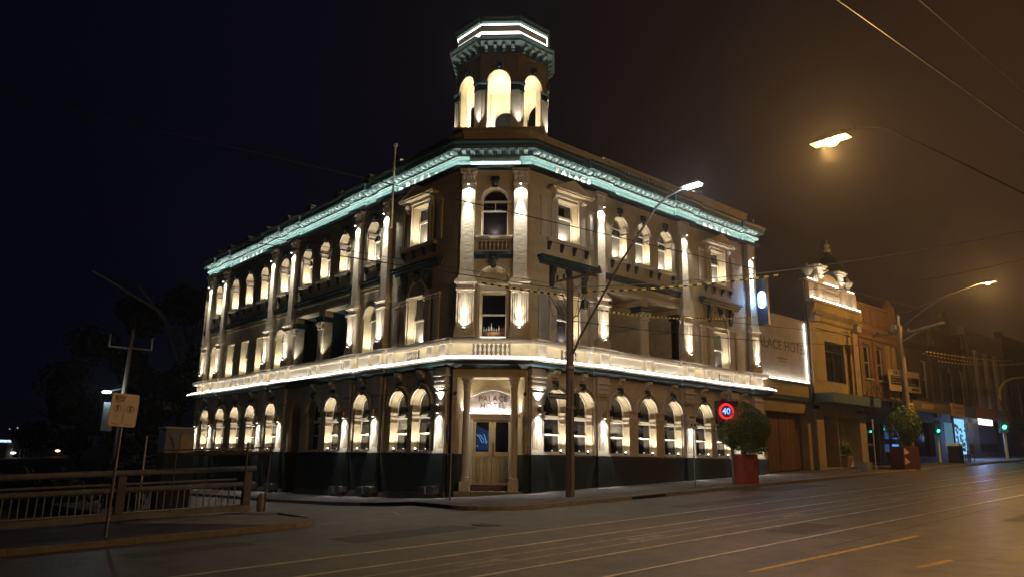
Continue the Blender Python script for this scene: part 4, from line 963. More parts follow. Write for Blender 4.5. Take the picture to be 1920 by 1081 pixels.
# bottles behind the first floor window over the entrance (rest on the shelf)
btm = [mat('bottle_glass_clear', (.6, .6, .55), .15, .05), mat('bottle_glass_red', (.35, .10, .08), .2, .05), mat('bottle_glass_white', (.75, .75, .7), .3, .05)]
bl = ['squat clear bottle at the left end of the window shelf', 'small dark-necked bottle second from the left on the window shelf', 'pale bottle third from the left on the window shelf', 'tallest white bottle on the shelf in the window over the entrance',
      'short thin bottle right of the tallest white bottle on the window shelf', 'low wide bottle near the middle of the window shelf', 'broad white bottle right of the middle on the window shelf', 'small reddish bottle second from the right on the window shelf', 'reddish bottle at the right end of the window shelf']
for k in range(9):
    h = [.20, .17, .24, .34, .16, .14, .26, .22, .26][k]; x = -.40+k*.10
    b = MB().lathe(0, 0, [(.001, 0), (.036, 0), (.038, h*.55), (.014, h*.7), (.013, h*.95), (.016, h)], 10)
    o = part('bottle', b, btm[1] if k > 6 else btm[2 if k in (3, 6) else 0], None, FM('C', .05) @ T((x, .53, 6.202)), True); tag(o, bl[k], 'bottle', 'bottles on the shelf in the window over the entrance')


# ============================================================ STREET LIGHTS, POLES AND WIRES
def lamp_light(loc, power, col, spot_=None, rad=.15):
    l = bpy.data.lights.new('street_light', 'SPOT'); l.energy = power*KSP; l.color = col; l.spot_size = R_(spot_ or 165); l.spot_blend = .35; l.shadow_soft_size = rad
    o = bpy.data.objects.new('street_light', l); COL.objects.link(o); o.location = loc; return o
def lamp_point(loc, power, col, rad=.12):
    l = bpy.data.lights.new('street_light', 'POINT'); l.energy = power; l.color = col; l.shadow_soft_size = rad
    o = bpy.data.objects.new('street_light', l); COL.objects.link(o); o.location = loc; return o
SOD = (1.0, .53, .165); LEDC = (.86, .95, 1.0)
dull = mat('dull_grey_steel', (.09, .085, .08), .7, .15, 8)
# nearest timber pole in front of the hotel with the white street lamp
g1 = gz(1.81, -2.47)
tp = root('utility_pole', (1.81, -2.47, g1), 'grey timber power pole on the pavement right of the hotel entrance carrying the white lamp', 'power pole')
part('pole', MB().tube([(0, 0, -.2), (0, 0, 7.65)], [.16, .125], 14), woodp, tp, smooth=True)
part('pole_band', MB().lathe(0, 0, [(.18, 3.0), (.19, 3.0), (.19, 3.08), (.18, 3.08)], 14), steel, tp); part('pole_band', MB().lathe(0, 0, [(.175, 4.4), (.186, 4.4), (.186, 4.5), (.175, 4.5)], 14), steel, tp)
part('crossarm', MB().box(-.045, .045, -1.55, .75, 7.66, 7.75), woodp, tp)
for k in range(4):
    y = (-1.45, -.9, .3, .65)[k]; part('insulator', MB().lathe(0, y, [(.02, 7.75), (.05, 7.78), (.06, 7.84), (.04, 7.86), (.05, 7.9), (.02, 7.95)], 8), darks, tp)
part('crossarm_brace', MB().tube([(0, -.9, 7.66), (-.1, 0, 7.0), (0, .5, 7.66)], .015, 6), steel, tp)
part('transformer_can', MB().lathe(.25, -.5, [(.001, 6.55), (.13, 6.56), (.14, 6.85), (.08, 6.9), (.001, 6.92)], 10), darks, tp)
part('junction_box', MB().box(.16, .36, -.12, .10, 3.0, 3.55), darks, tp)
part('conduit', MB().tube([(-.1, -.17, 0), (-.1, -.17, 2.6), (-.05, -.16, 4.0)], .03, 8), steel, tp)
wires_ = MB()
random.seed(3)
for k in range(9):
    a = Vector((random.uniform(-.3, .3), random.uniform(-1.2, 1.4), 7.15)); b = Vector((random.uniform(-.15, .15), random.uniform(-.3, .3), random.uniform(5.9, 6.6)))
    wires_.tube([a, (a+b)/2+Vector((random.uniform(-.3, .3), random.uniform(-.3, .3), -.35)), b], .012, 5)
part('loose_cable', wires_, cable, tp)
part('lamp_arm', MB().tube([(0, -.15, 5.0-g1), (0, -.45, 5.5-g1), (0, -2.46, 7.98-g1), (0, -4.0, 9.55-g1), (0, -4.5, 9.82-g1), (0, -5.1, 9.92-g1)], .038, 8), dull, tp)
part('lamp_head', MB().taper(-.15, .15, -5.80, -5.08, 9.93-g1, 10.05-g1, .7), steel, tp)
part('lamp_lens', MB().box(-.12, .12, -5.74, -5.18, 9.88-g1, 9.925-g1), glow('white_lamp_lens', (.88, .96, 1), 30), tp)
lamp_point((1.81, -7.98, 9.70), 170, LEDC)
ns = root('street_name_sign', (1.81, -2.47, 3.40), 'small dark green street name blade fixed to the timber pole', 'street sign')
part('blade', MB().box(-1.05, -.17, -.012, .012, -.02, .17), mat('sign_green', (.012, .06, .045), .5), ns); link('lettering', text_mesh('BURWOOD RD', .12, .004, signw, 'lettering'), ns, T((-.60, -.018, .07)))
# sodium lamps
def sodium_head(parent, x, y, z, dy=1, pw=30):
    part('lamp_head', MB().taper(x-.15, x+.15, min(y, y+dy*.75), max(y, y+dy*.75), z+.0, z+.16, .6), darks, parent)
    part('lamp_lens', MB().lathe(x, y+dy*.36, [(.001, z-.12), (.09, z-.09), (.155, z-.02), (.155, z+.0)], 16), glow('sodium_lens', (1, .58, .15), 14), parent)
p1 = root('street_lamp', (-3.5, -19.6, gz(-3.5, -19)), 'orange sodium street lamp nearest the camera on an outreach arm over the road', 'street lamp', 'sodium street lamps')
q0 = gz(-3.5, -19)
part('pole', MB().tube([(0, 0, 0), (0, 0, 4.6-q0)], [.12, .08], 10), dull, p1); part('lamp_arm', MB().tube([(0, 0, 4.4-q0), (0, 1.6, 5.68-q0), (0, 2.65, 6.66-q0), (0, 3.6, 7.5-q0), (0, 4.1, 7.72-q0), (0, 4.5, 7.78-q0)], .010, 6), mat('unlit_black', (.004, .004, .004), 1, spec=.0), p1)  # arm coloured near-black so it stays dark beside its own lamp
sodium_head(p1, 0, 4.35, 7.62-q0, 1, 40)
lamp_point((-3.5, -14.89, 7.47), 1150, SOD, .13)
g2 = gz(29.5, -3.2)
p2 = root('utility_pole', (29.5, -3.2, g2), 'timber power pole up the street by the lease board with a crossarm and sodium lamp', 'power pole')
part('pole', MB().tube([(0, 0, -.2), (0, 0, 9.45-g2)], [.2, .16], 12), woodp, p2, smooth=True)
part('pole_top', MB().tube([(0, 0, 9.3-g2), (0, 0, 10.15-g2)], .07, 8), steel, p2)
part('lamp_arm', MB().tube([(0, 0, 10.05-g2), (0, -2.6, 10.85-g2), (0, -4.6, 11.35-g2)], .035, 6).tube([(0, -.2, 9.4-g2), (0, -1.7, 10.35-g2), (0, -2.6, 10.80-g2)], .025, 6), dull, p2)
sodium_head(p2, 0, -4.6, 11.3-g2, -1, 40)
lamp_point((29.5, -8.16, 11.15), 2000, SOD, .16)
part('crossarm', MB().tube([(0, -.6, 9.02-g2), (0, -2.5, 9.36-g2)], .075, 6).tube([(0, -.1, 8.5-g2), (0, -1.4, 9.16-g2)], .045, 6).box(-.3, .3, .1, .35, 9.2-g2, 9.5-g2), steel, p2)
part('crossarm', MB().box(-.05, .05, -1.4, 1.6, 8.95-g2, 9.06-g2), woodp, p2)
for y in (-1.2, -.5, .6, 1.3): part('insulator', MB().lathe(0, y, [(.03, 9.06-g2), (.06, 9.1-g2), (.05, 9.2-g2), (.02, 9.26-g2)], 8), darks, p2)
ys_ = root('parking_sign', (29.42, -3.45, 3.9), 'small yellow sign plate strapped to the far timber pole', 'sign'); part('plate', MB().box(-.33, .33, -.02, .0, 0, .95), mat('yellow_sign_face', (.50, .38, .05), .5), ys_)
part('lettering', MB().box(-.22, .22, -.024, -.021, .70, .80).box(-.18, .18, -.024, -.021, .56, .62), cable, ys_)

def sag(a, b, s, n=14):
    a, b = Vector(a), Vector(b); return [a+(b-a)*i/n-Vector((0, 0, s*4*(i/n)*(1-i/n))) for i in range(n+1)]
def wire(name, a, b, s, r, label, m_=cable, cat='cable'):
    o = part(name, MB().tube(sag(a, b, s), r, 5), m_); tag(o, label, cat); return o
wire('overhead_cable', (-34, -2.47, 5.9), (1.81, -2.47, 7.35), .15, .016, 'thick black cable from the near timber pole leading left past the hotel')
wire('overhead_cable', (-34, -2.2, 6.2), (1.81, -2.1, 7.6), .12, .008, 'thinner upper cable leading left from the near timber pole')
wire('overhead_cable', (-30, -4, 7.6), (40, -4, 11.1), .0, .016, 'single black cable crossing in front of the second floor windows')
wire('overhead_cable', (1.81, -2.47, 7.45), (10.2, -14.7, 8.75), .35, .018, 'cable running from the near timber pole out over the road to the right', steel)
wire('overhead_cable', (1.81, -2.47, 7.0), (29.5, -3.2, 8.9), .25, .012, 'thin cable between the two timber poles, upper')
wire('overhead_cable', (1.81, -2.6, 6.2), (29.5, -3.3, 8.3), .3, .014, 'thin cable between the two timber poles, lower')
wire('tram_wire', (-14, -17.25, 7.0), (4, -18.4, 7.0), .0, .014, 'thick pale wire high over the road at the top right', steel, 'tram wire')
wire('tram_wire', (-12, -18.1, 7.0), (4, -18.75, 7.0), .0, .007, 'fainter wire above the thick pale wire at the top right', steel, 'tram wire')
wire('tram_wire', (-7.5, -19.0, 7.6), (6, -19.3, 7.6), .0, .007, 'faint wire in the extreme top right corner', steel, 'tram wire')
wire('overhead_cable', (29.5, -3.2, 8.6), (75, -3.6, 11.2), .5, .02, 'cable running up the street from the far timber pole')
wire('overhead_cable', (24.3, .0, 11.4), (12, -14.7, 8.3), .4, .012, 'thin cable crossing above the shop with the floodlit parapet')
stripe_y = mat('yellow_marker', (.85, .62, .10), .5, .1); 
def tiger(a, b, s, r, label, seg=.16):
    P = sag(a, b, s, 30); b1 = MB(); b2 = MB(); L = [(P[i+1]-P[i]).length for i in range(30)]; tot = sum(L); n = int(tot/seg)
    def at(t):
        d = t*tot
        for i in range(30):
            if d <= L[i] or i == 29: return P[i]+(P[i+1]-P[i])*min(1, d/L[i])
            d -= L[i]
    for k in range(n): (b1 if k % 2 else b2).tube([at(k/n), at((k+.9)/n)], r*(1.25 if k % 2 else 1), 6)
    o = root('cable_marker', tuple(P[0]), label, 'cable cover', 'striped cable covers on the overhead lines')
    part('yellow_band', b1, stripe_y, o, T(-P[0]), kind='stuff'); part('black_band', b2, cable, o, T(-P[0]), kind='stuff')
tiger((-2.31, -2.47, 6.93), (1.6, -2.47, 7.12), .02, .032, 'striped cover on the cable left of the near timber pole')
tiger((2.1, -2.9, 7.28), (6.0, -8.6, 7.62), .12, .030, 'striped cover on the cable rising right from the near timber pole')
tiger((3.6, -2.1, 6.95), (17.6, -.75, 8.75), .25, .030, 'striped cover on the service cable running level to the hotel end')
tiger((33, -3.2, 8.3), (50.6, -3.3, 9.35), .12, .035, 'upper striped cover on the cable beyond the far timber pole', .3)
tiger((33, -3.0, 8.2), (46, -3.0, 8.75), .1, .03, 'middle striped cover on the cable beyond the far timber pole', .3)
tiger((35.5, -3.0, 7.95), (56, -3.0, 9.75), .25, .03, 'lower long striped cover on the cable beyond the far timber pole', .3)

# ============================================================ SIGNS AND THINGS ON THE HOTEL PAVEMENT
bs_ = root('blade_sign', (18.95, -.02, 8.5), 'dark projecting blade sign with glowing blue-white oval emblem at the hotel end', 'sign')
part('box', MB().box(-.1, .1, -.66, -.04, 0, 2.62), mat('blade_black', (.015, .015, .02), .4), bs_)
part('bracket', MB().box(-.02, .02, -.04, .0, .3, .4).box(-.02, .02, -.04, .0, 2.2, 2.3), darks, bs_)
def pill(w_, h, n=10):
    r = w_/2; return [(r*math.cos(math.pi*i/n), h/2-r+r*math.sin(math.pi*i/n)) for i in range(n+1)]+[(-r*math.cos(math.pi*i/n), -h/2+r-r*math.sin(math.pi*i/n)) for i in range(n+1)]
BM = Matrix.Rotation(-math.pi/2, 4, 'Z')      # local x -> -y, faces -x
blu = glow('oval_sign_light', (.55, .82, 1.0), 2.6); dk = mat('emblem_dark', (.02, .05, .08), .5)
part('oval_light', MB().prism(pill(.46, .94), -.03, 0), blu, bs_, T((-.1, -.35, 1.38)) @ BM)
em = MB()
for w_, h, t in ((.34, .80, .018), (.22, .66, .018)):
    a, b = pill(w_, h), pill(w_-2*t, h-2*t)
    for i in range(len(a)):
        j = (i+1) % len(a); em.quad((a[i][0], -.034, a[i][1]), (a[j][0], -.034, a[j][1]), (b[j][0], -.034, b[j][1]), (b[i][0], -.034, b[i][1]))
em.box(-.07, -.05, -.036, -.033, -.18, .2).box(.05, .07, -.036, -.033, -.18, .2).box(-.05, .05, -.036, -.033, -.01, .02).box(-.01, .01, -.036, -.033, -.25, .25)
part('emblem', em, dk, bs_, T((-.1, -.35, 1.38)) @ BM)
point(bs_, None, (-.75, -.35, 1.3), 70, (.12, .38, 1.0), .15)
for fac, u in (('C', -1.30), ('C', 1.36)):
    so = part('security_camera', MB().lathe(0, 0, [(.001, -.10), (.05, -.08), (.07, -.02), (.07, .03)], 12).box(-.02, .02, -.02, .25, .03, .07), darks, None, FM(fac, u, -.35, 3.72))
    tag(so, 'dark dome camera above the fluted pilaster %s the entrance' % ('left of' if u < 0 else 'right of'), 'security camera', 'security cameras beside the hotel entrance')
def signpost(name, x, y, h, label, plates, lean=0, rz=0, r=.028, m_=steel):
    z = gz(x, y); o = root(name, (x, y, z), label, 'sign', rz=rz); o.rotation_euler = (0, lean, rz)
    part('post', MB().tube([(0, 0, -.1), (0, 0, h)], r, 8), m_, o, smooth=True)
    for (nm, x0, x1, z0, z1, mm, yy) in plates: part(nm, MB().box(x0, x1, -r-.012-yy, -r-yy, z0, z1), mm, o)
    return o
face = -AZ   # plates turned to face the camera side of the road
sp = signpost('parking_sign', 8.45, -2.95, 2.85, 'thin dark post with two small pale parking plates before the third fluted pilaster', (('plate', -.20, .16, 2.28, 2.56, signw, 0), ('plate', -.24, .12, 2.58, 2.82, signw, 0)), rz=-.5)
part('lettering', MB().box(-.16, .08, -.043, -.041, 2.70, 2.78), mat('sign_red', (.35, .05, .04), .5), sp); part('lettering', MB().lathe(-.08, 0, [(.001, 0)], 3) if False else MB().box(-.12, -.04, -.043, -.041, 2.38, 2.48).box(.02, .1, -.043, -.041, 2.38, 2.48), cable, sp)
# round-cornered stop/keep sign on a bare pole near the entrance (its back faces us)
gs = signpost('traffic_sign', -1.73, .47-.75, 2.45, 'slim grey pole with the dark back of a round sign left of the entrance', (), r=.03)
part('sign_disc', MB().lathe(0, 0, [(.001, -.01), (.34, -.01), (.34, .01), (.001, .01)], 20), mat('sign_back', (.12, .10, .08), .6), gs, T((-.16, .02, 2.2)) @ Matrix.Rotation(R_(62), 4, 'Z') @ Matrix.Rotation(math.pi/2, 4, 'X'))
# speed sign
z0 = gz(11.3, -2.9)
ss = root('speed_sign', (11.3, -2.9, z0), 'grey pole with lit electronic speed limit sign showing 40 in a red ring', 'speed sign')
part('post', MB().tube([(0, 0, -.1), (0, 0, 4.0)], .07, 10), steel, ss, smooth=True)
HB = T((-.52, -.05, 2.98)) @ Matrix.Rotation(-.55, 4, 'Z')
part('housing', MB().box(-.40, .56, -.16, .12, -.45, .45), mat('sign_housing', (.02, .02, .022), .5), ss, HB)
def ringm(r0, r1, y, n=32):
    b = MB()
    for i in range(n):
        a0, a1 = 2*math.pi*i/n, 2*math.pi*(i+1)/n
        b.quad(*[(r*math.cos(a), y, r*math.sin(a)) for r, a in ((r0, a0), (r1, a0), (r1, a1), (r0, a1))])
    return b
part('red_ring', ringm(.25, .34, -.165), glow('red_led', (1.0, .02, .02), 1.5), ss, HB)
link('digits', text_mesh('40', .36, .004, glow('blue_led_digits', (.12, .28, 1.0), 2.2), 'digits', bold=.006), ss, HB @ T((0, -.168, .0)))
point(ss, HB, (-.1, -.55, 0), 9, (1, .10, .08), .2)
# topiary in red planter
def leaf_ball(c, r, n, size, squash=1, inner=.72, seed=1, droop=0):
    random.seed(seed); b = MB(); c = Vector(c)
    lob = [(Vector((random.gauss(0, 1), random.gauss(0, 1), random.gauss(0, 1))).normalized(), random.uniform(.0, .13)) for _ in range(14)]
    for _ in range(n):
        d = Vector((random.gauss(0, 1), random.gauss(0, 1), random.gauss(0, 1))).normalized()
        rr_ = r*(inner+(1-inner)*random.random()**.5)*(1+sum(a*max(0, d.dot(l))**6 for l, a in lob))
        p = c+Vector((d.x*rr_, d.y*rr_, d.z*rr_*squash))
        t = Vector((random.gauss(0, 1), random.gauss(0, 1), random.gauss(0, 1))).normalized(); n_2 = (d+t*.9).normalized()
        u = n_2.cross(t).normalized()*size*random.uniform(.6, 1.3); v = n_2.cross(u).normalized()*size*.45
        b.quad(tuple(p-u), tuple(p+v), tuple(p+u), tuple(p-v))
    return b
pz = gz(11.6, -3.1)
pl_ = root('planter', (11.55, -3.35, pz), 'square red planter with pale lettering under the round topiary tree', 'planter')
rz_ = Matrix.Rotation(-.45, 4, 'Z')
part('box', MB().taper(-.36, .36, -.36, .36, 0, 1.18, 1.0).box(-.34, .34, -.34, .34, 1.18, 1.2), redp, pl_, rz_)
for k, t in enumerate(('LOVE', 'PEACE', 'MUSIC', 'ART')): link('lettering', text_mesh(t, .115, .003, mat('planter_lettering', (.50, .30, .26), .6) if k == 0 else bpy.data.materials['planter_lettering'], 'lettering'), pl_, rz_ @ T((0, -.364, .92-k*.115)))
part('soil', MB().box(-.32, .32, -.32, .32, 1.2, 1.205), bark, pl_, rz_)
tr = root('topiary_tree', (11.55, -3.35, pz+1.2), 'round clipped topiary tree growing from the red lettered planter', 'tree')
part('trunk', MB().tube([(0, 0, 0), (.03, 0, .5), (0, .02, 1.0)], [.07, .05, .04], 8), bark, tr)
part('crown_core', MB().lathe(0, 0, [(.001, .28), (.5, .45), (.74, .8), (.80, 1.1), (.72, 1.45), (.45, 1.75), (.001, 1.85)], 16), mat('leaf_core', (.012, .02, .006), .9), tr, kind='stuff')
cb = leaf_ball((0, 0, 1.08), 1.04, 15000, .042, .92, .70, 5)
cb.add(leaf_ball((.75, -.3, .35), .32, 700, .05, 1, .2, 6)); cb.add(leaf_ball((-.5, -.5, .3), .35, 700, .05, .8, .2, 8))
part('crown', cb, leafm, tr, kind='stuff')

# ============================================================ BUILDINGS UP THE STREET
# --- link wing with the painted name
an = root('link_building', (19.0, 0, 0), 'low rendered wing with painted hotel name above timber garage doors', 'building')
AX = T((-19.0, 0, 0))
part('upper_wall', MB().box(19.0, 24.3, .15, .6, 5.75, 9.38), greyr, an, AX); part('coping', MB().box(19.0, 24.3, .08, .66, 9.38, 9.46), greyr, an, AX)
part('lower_wall', wall(19.0, 24.3, .5, 5.75, [(21.65, 4.5, .5, 4.05, False, .5)], front=.12), mustard, an, AX)
part('string_course', MB().box(19.05, 24.3, -.05, .12, 4.70, 4.96), tealk, an, AX)
part('glow_strip', MB().box(19.3, 24.1, -.05, -.01, 5.803, 5.84), glow('led_annex', COOL, 18), an, AX); part('ledge', MB().box(19.2, 24.25, -.06, .12, 5.72, 5.80), mustard, an, AX)
part('glow_strip', MB().box(24.16, 24.19, .06, .09, 5.85, 9.3), ledh, an, AX)  # emissive strip stands in for the lit edge of the shop's side wall
for k in range(22):
    x = 19.42+k*.203; part('plank', MB().box(x, x+.195, .55+(.03 if (k//5) % 2 else 0), .62, gz(x, -1)+.05, 4.05), timber, an, AX)
nm_m = mat('wall_lettering_brown', (.11, .085, .06), .7)
link('painted_name', text_mesh('PALACE HOTEL', .80, .006, nm_m, 'painted_name', space=1.06), an, AX @ T((21.55, .142, 7.72)))
part('painted_line', MB().box(21.0, 22.1, .138, .148, 6.98, 7.04).box(21.2, 21.9, .138, .148, 6.82, 6.86), nm_m, an, AX)
# --- ornate shop
sh = root('ornate_shop', (24.3, 0, 0), 'mustard shop building with floodlit white balustraded parapet, urns and small dark dome', 'shop building')
SX = T((-24.3, 0, 0))
part('side_wall', MB().prismx([(0, 0), (0, 12.0), (.35, 12.0), (.6, 11.75), (1.1, 11.5), (12, 11.2), (12, 0)], 24.31, 24.5), mat('blue_grey_side_render', (.17, .17, .19), .8, .08, 2), sh, SX)
part('upper_wall', wall(24.5, 30.8, 4.6, 9.6, [(27.65, 2.5, 6.1, 8.55, False, .25)]), mustard, sh, SX)
wo_ = part('window', sash_frame(2.5, 6.1, 8.55, False, .08, .08, bars=[(-.03, .03, 6.1, 8.5), (-1.2, 1.2, 7.95, 8.0)]), darks, sh, SX @ T((27.65, .14, 0))); part('pane', glass_quad([(-1.2, 6.15), (1.2, 6.15), (1.2, 8.5), (-1.2, 8.5)], .05), glassd, wo_)
for x in (24.85, 30.35):
    part('quoin_strip', MB().box(x-.35, x+.35, -.14, -.002, 4.6, 9.5), mustard, sh, SX)
    part('corner_bracket', MB().box(x-.3, x+.3, -.45, 0, 9.5, 9.9).box(x-.36, x+.36, -.55, 0, 9.9, 10.0), greyr, sh, SX)
    part('shop_pier', MB().box(x-.42, x+.42, -.16, .3, .5, 4.2).box(x-.48, x+.48, -.22, .3, 4.2, 4.35), mustard, sh, SX)
part('cornice', MB().prismx([(0, 9.6), (-.15, 9.7), (-.2, 9.9), (-.45, 10.2), (-.5, 10.4), (-.5, 10.62), (0, 10.7)], 24.5, 30.8), mustard, sh, SX)
part('cornice_band', MB().box(24.5, 30.8, -.1, 0, 9.2, 9.3), mustard, sh, SX)
part('parapet_ledge', MB().box(24.45, 30.85, -.48, .3, 10.70, 10.86), trim, sh, SX)
part('glow_strip', MB().box(24.6, 30.7, -.47, -.44, 10.865, 10.905), led, sh, SX)
part('parapet_wall', MB().box(24.5, 30.8, .0, .3, 10.86, 11.95), cream, sh, SX)
part('parapet_coping', MB().box(24.45, 30.85, -.16, .35, 11.95, 12.10), trim, sh, SX); part('glow_strip', MB().box(24.6, 30.7, -.155, -.13, 12.102, 12.125), led, sh, SX)
for x in (26.2, 28.9): spot(sh, SX, (x, -.5, 12.2), (0, .35, 1), 12, 110, 1, COOL)
for k in range(9): link('baluster', baluster(), sh, SX @ T((26.4+k*.26, -.08, 10.95)) @ Matrix.Diagonal((1.9, 1.9, 2.1, 1)))
part('baluster_recess', MB().box(26.25, 28.65, -.012, -.004, 10.95, 11.85), bmk, sh, SX)
for x, w_ in ((24.8, .55), (25.9, .4), (29.0, .4), (30.5, .55)): part('pedestal', MB().box(x-w_/2, x+w_/2, -.22, .02, 10.87, 11.94), trim, sh, SX)
for x in (25.35, 29.75):
    part('scroll_panel', archivolt(.5, 11.5, ((0, .07, .04),)).box(-.32, -.25, -.04, 0, 10.9, 11.5).box(.25, .32, -.04, 0, 10.9, 11.5), trim, sh, SX @ T((x, -.005, 0)))
for x in (26.2, 28.85):
    part('pedestal_block', MB().box(x-.38, x+.38, -.2, .4, 12.1, 12.95).box(x-.46, x+.46, -.28, .46, 12.45, 12.52).box(x-.5, x+.5, -.34, .5, 12.95, 13.08).box(x-.58, x+.58, -.42, .56, 13.08, 13.16), trim, sh, SX)
part('broken_pediment', MB().prism([(26.6, 12.1), (28.5, 12.1), (28.5, 12.55), (27.9, 12.75), (27.2, 12.75), (26.6, 12.55)], -.1, .3).prism([(26.5, 12.68), (27.2, 12.95), (27.2, 13.05), (26.5, 12.8)], -.25, .1), trim, sh, SX)
for x, s_ in ((25.0, 1.0), (30.3, 1.0)):
    part('urn', MB().lathe(x, .05, [(.2, 12.1), (.2, 12.2), (.08, 12.3), (.1, 12.36), (.28, 12.55), (.34, 12.72), (.30, 12.78), (.22, 12.8), (.12, 12.95), (.03, 13.1)], 14), trim, sh, SX, True)
part('scroll_buttress', MB().prism([(25.35, 12.1), (25.85, 12.1), (25.85, 12.9), (25.7, 12.5)], -.05, .2).prism([(29.2, 12.1), (29.75, 12.1), (29.35, 12.5), (29.2, 12.9)], -.05, .2), trim, sh, SX)
part('dome', MB().lathe(30.7, 1.4, [(1.05, 12.9), (1.1, 13.2), (1.05, 13.6), (.9, 14.1), (.62, 14.6), (.3, 14.9), (.14, 14.98), (.14, 15.2)], 20), mat('dark_dome_lead', (.03, .05, .055), .45), sh, SX, True)
part('dome_finial', MB().lathe(30.7, 1.4, [(.16, 15.15), (.24, 15.3), (.1, 15.45), (.2, 15.6), (.05, 15.8), (.02, 16.0)], 10), trim, sh, SX)
part('rear_gable', MB().prism([(33.5, 13.0), (35.6, 13.0), (35.4, 16.2), (34.9, 17.3), (34.5, 17.3), (34.0, 16.2)], 3.2, 3.5), darkw, sh, SX)
part('shop_wall', wall(25.2, 30.0, .6, 4.6, [(26.35, 1.9, .95, 4.05, False, 1.0), (28.65, 2.55, .95, 4.05, False, 1.0)]), mustard, sh, SX)
part('canopy', MB().box(24.5, 30.8, -1.2, 0, 4.72, 5.28), mat('canopy_teal_grey', (.09, .13, .13), .6), sh, SX)
part('door', MB().box(25.5, 27.35, 1.0, 1.05, 1.0, 4.05), mat('dark_door', (.02, .018, .02), .35), sh, SX)
part('lobby_wall', MB().box(27.38, 29.95, 1.0, 1.05, 1.0, 4.05), greyr, sh, SX); part('lobby_floor', MB().box(25.2, 30.0, 0, 1.0, .7, 1.08), conc, sh, SX)
part('door_sign', MB().box(26.35, 26.75, .985, .995, 2.4, 2.46).prism([(26.40, 2.38), (26.7, 2.38), (26.62, 2.0), (26.5, 2.0)], .985, .995).lathe(26.55, .99, [(.001, 2.5), (.07, 2.55), (.05, 2.7), (.001, 2.8)], 8), signw, sh, SX)
point(sh, SX, (28.9, .80, 1.25), 10, (1, .85, .7), .04)
pot = root('potted_plant', (28.85, .45, gz(28.85, 0)), 'bushy green plant in a tapered terracotta pot in the shop doorway', 'potted plant')
part('pot', MB().taper(-.52, .52, -.35, .35, .55, .0, .72) if False else MB().taper(-.36, .36, -.30, .30, 0, .0001, 1).lathe(0, 0, [(.34, 0), (.48, .55), (.50, .62), (.44, .62), (.40, .55)], 4, 45, 405), mat('terracotta', (.22, .14, .10), .8), pot)
part('foliage', leaf_ball((0, 0, 1.02), .42, 260, .12, 1, .1, 21), leafm, pot, kind='stuff')
# --- brown brick shop
bb = root('brick_shop', (31.0, 0, 0), 'brown brick two storey shop with two tall sash windows and dark parapet', 'shop building')
BX = T((-31.0, 0, 0))
part('upper_wall', wall(30.82, 36.6, 4.6, 9.3, [(32.2, .95, 6.75, 8.85, False, .2), (34.15, .95, 6.7, 8.85, False, .2)]), brickm, bb, BX)
for c in (32.2, 34.15):
    o = part('window', sash_frame(.95, 6.72, 8.85, False, .06, .06, bars=[(-.45, .45, 7.75, 7.81)]), greyr, bb, BX @ T((c, .12, 0))); part('pane', glass_quad([(-.42, 6.78), (.42, 6.78), (.42, 8.8), (-.42, 8.8)], .05), glassd, o)
    part('window_sill', MB().box(c-.58, c+.58, -.12, .1, 6.62, 6.72), greyr, bb, BX); part('hood_moulding', MB().box(c-.6, c+.6, -.1, 0, 8.95, 9.02), brickm, bb, BX)
for x in (31.1, 33.2, 35.3, 36.3): part('brick_pier', MB().box(x-.22, x+.22, -.12, 0, 5.0, 9.2), mustard if x > 35 else brickm, bb, BX)
part('cornice', MB().prismx([(0, 9.3), (-.12, 9.35), (-.15, 9.6), (-.35, 9.85), (-.35, 10.1), (0, 10.15)], 30.85, 36.6), brickm, bb, BX)
part('parapet', MB().box(30.85, 36.4, .0, .3, 10.1, 11.55).box(30.85, 36.4, -.1, .35, 11.55, 11.7), brickm, bb, BX)
for x in (32.4, 33.5, 34.6): part('parapet_panel', MB().box(x-.35, x+.35, -.05, 0, 10.4, 11.4), brickm, bb, BX)
part('end_pier', MB().box(36.0, 36.6, -.25, .35, 9.2, 12.0).taper(36.0, 36.6, -.2, .3, 12.0, 12.5, .2), brickm, bb, BX)
part('iron_lace', MB().tube([(31.2+.15*k, -.5, 5.9+.25*math.sin(k*1.1)) for k in range(28)], .03, 5).tube([(31.2+.15*k, -.5, 6.2+.2*math.cos(k*1.4)) for k in range(28)], .025, 5), ironm, bb, BX)
part('shop_front', wall(30.82, 36.6, .8, 4.6, [(32.0, 1.6, 1.4, 3.9, False, .3), (34.3, 2.2, 1.4, 3.9, False, .3)]), darkw, bb, BX)
part('pane', MB().quad((31.2, .2, 1.4), (32.8, .2, 1.4), (32.8, .2, 3.9), (31.2, .2, 3.9)).quad((33.2, .2, 1.4), (35.4, .2, 1.4), (35.4, .2, 3.9), (33.2, .2, 3.9)), glassd, bb, BX)
part('verandah_roof', MB().prismx([(0, 5.6), (-2.9, 5.0), (-2.9, 4.88), (0, 5.4)], 30.85, 52), darkw, bb, BX)
part('verandah_fascia', MB().box(30.9, 37.2, -3.0, -2.9, 4.55, 5.15), mat('fascia_olive', (.12, .10, .05), .7), bb, BX)
part('fascia_sign', MB().box(32.3, 34.2, -3.03, -3.0, 4.7, 5.02), mat('fascia_lettering_board', (.26, .21, .11), .6), bb, BX)
blue = glow('blue_screen', (.10, .28, .75), .9)
for z0_, z1_, xx in ((3.55, 4.0, 34.9), (2.95, 3.4, 34.85), (2.1, 2.6, 34.75)): part('screen', MB().box(xx, xx+1.0, -.05, -.02, z0_, z1_), blue, bb, BX)
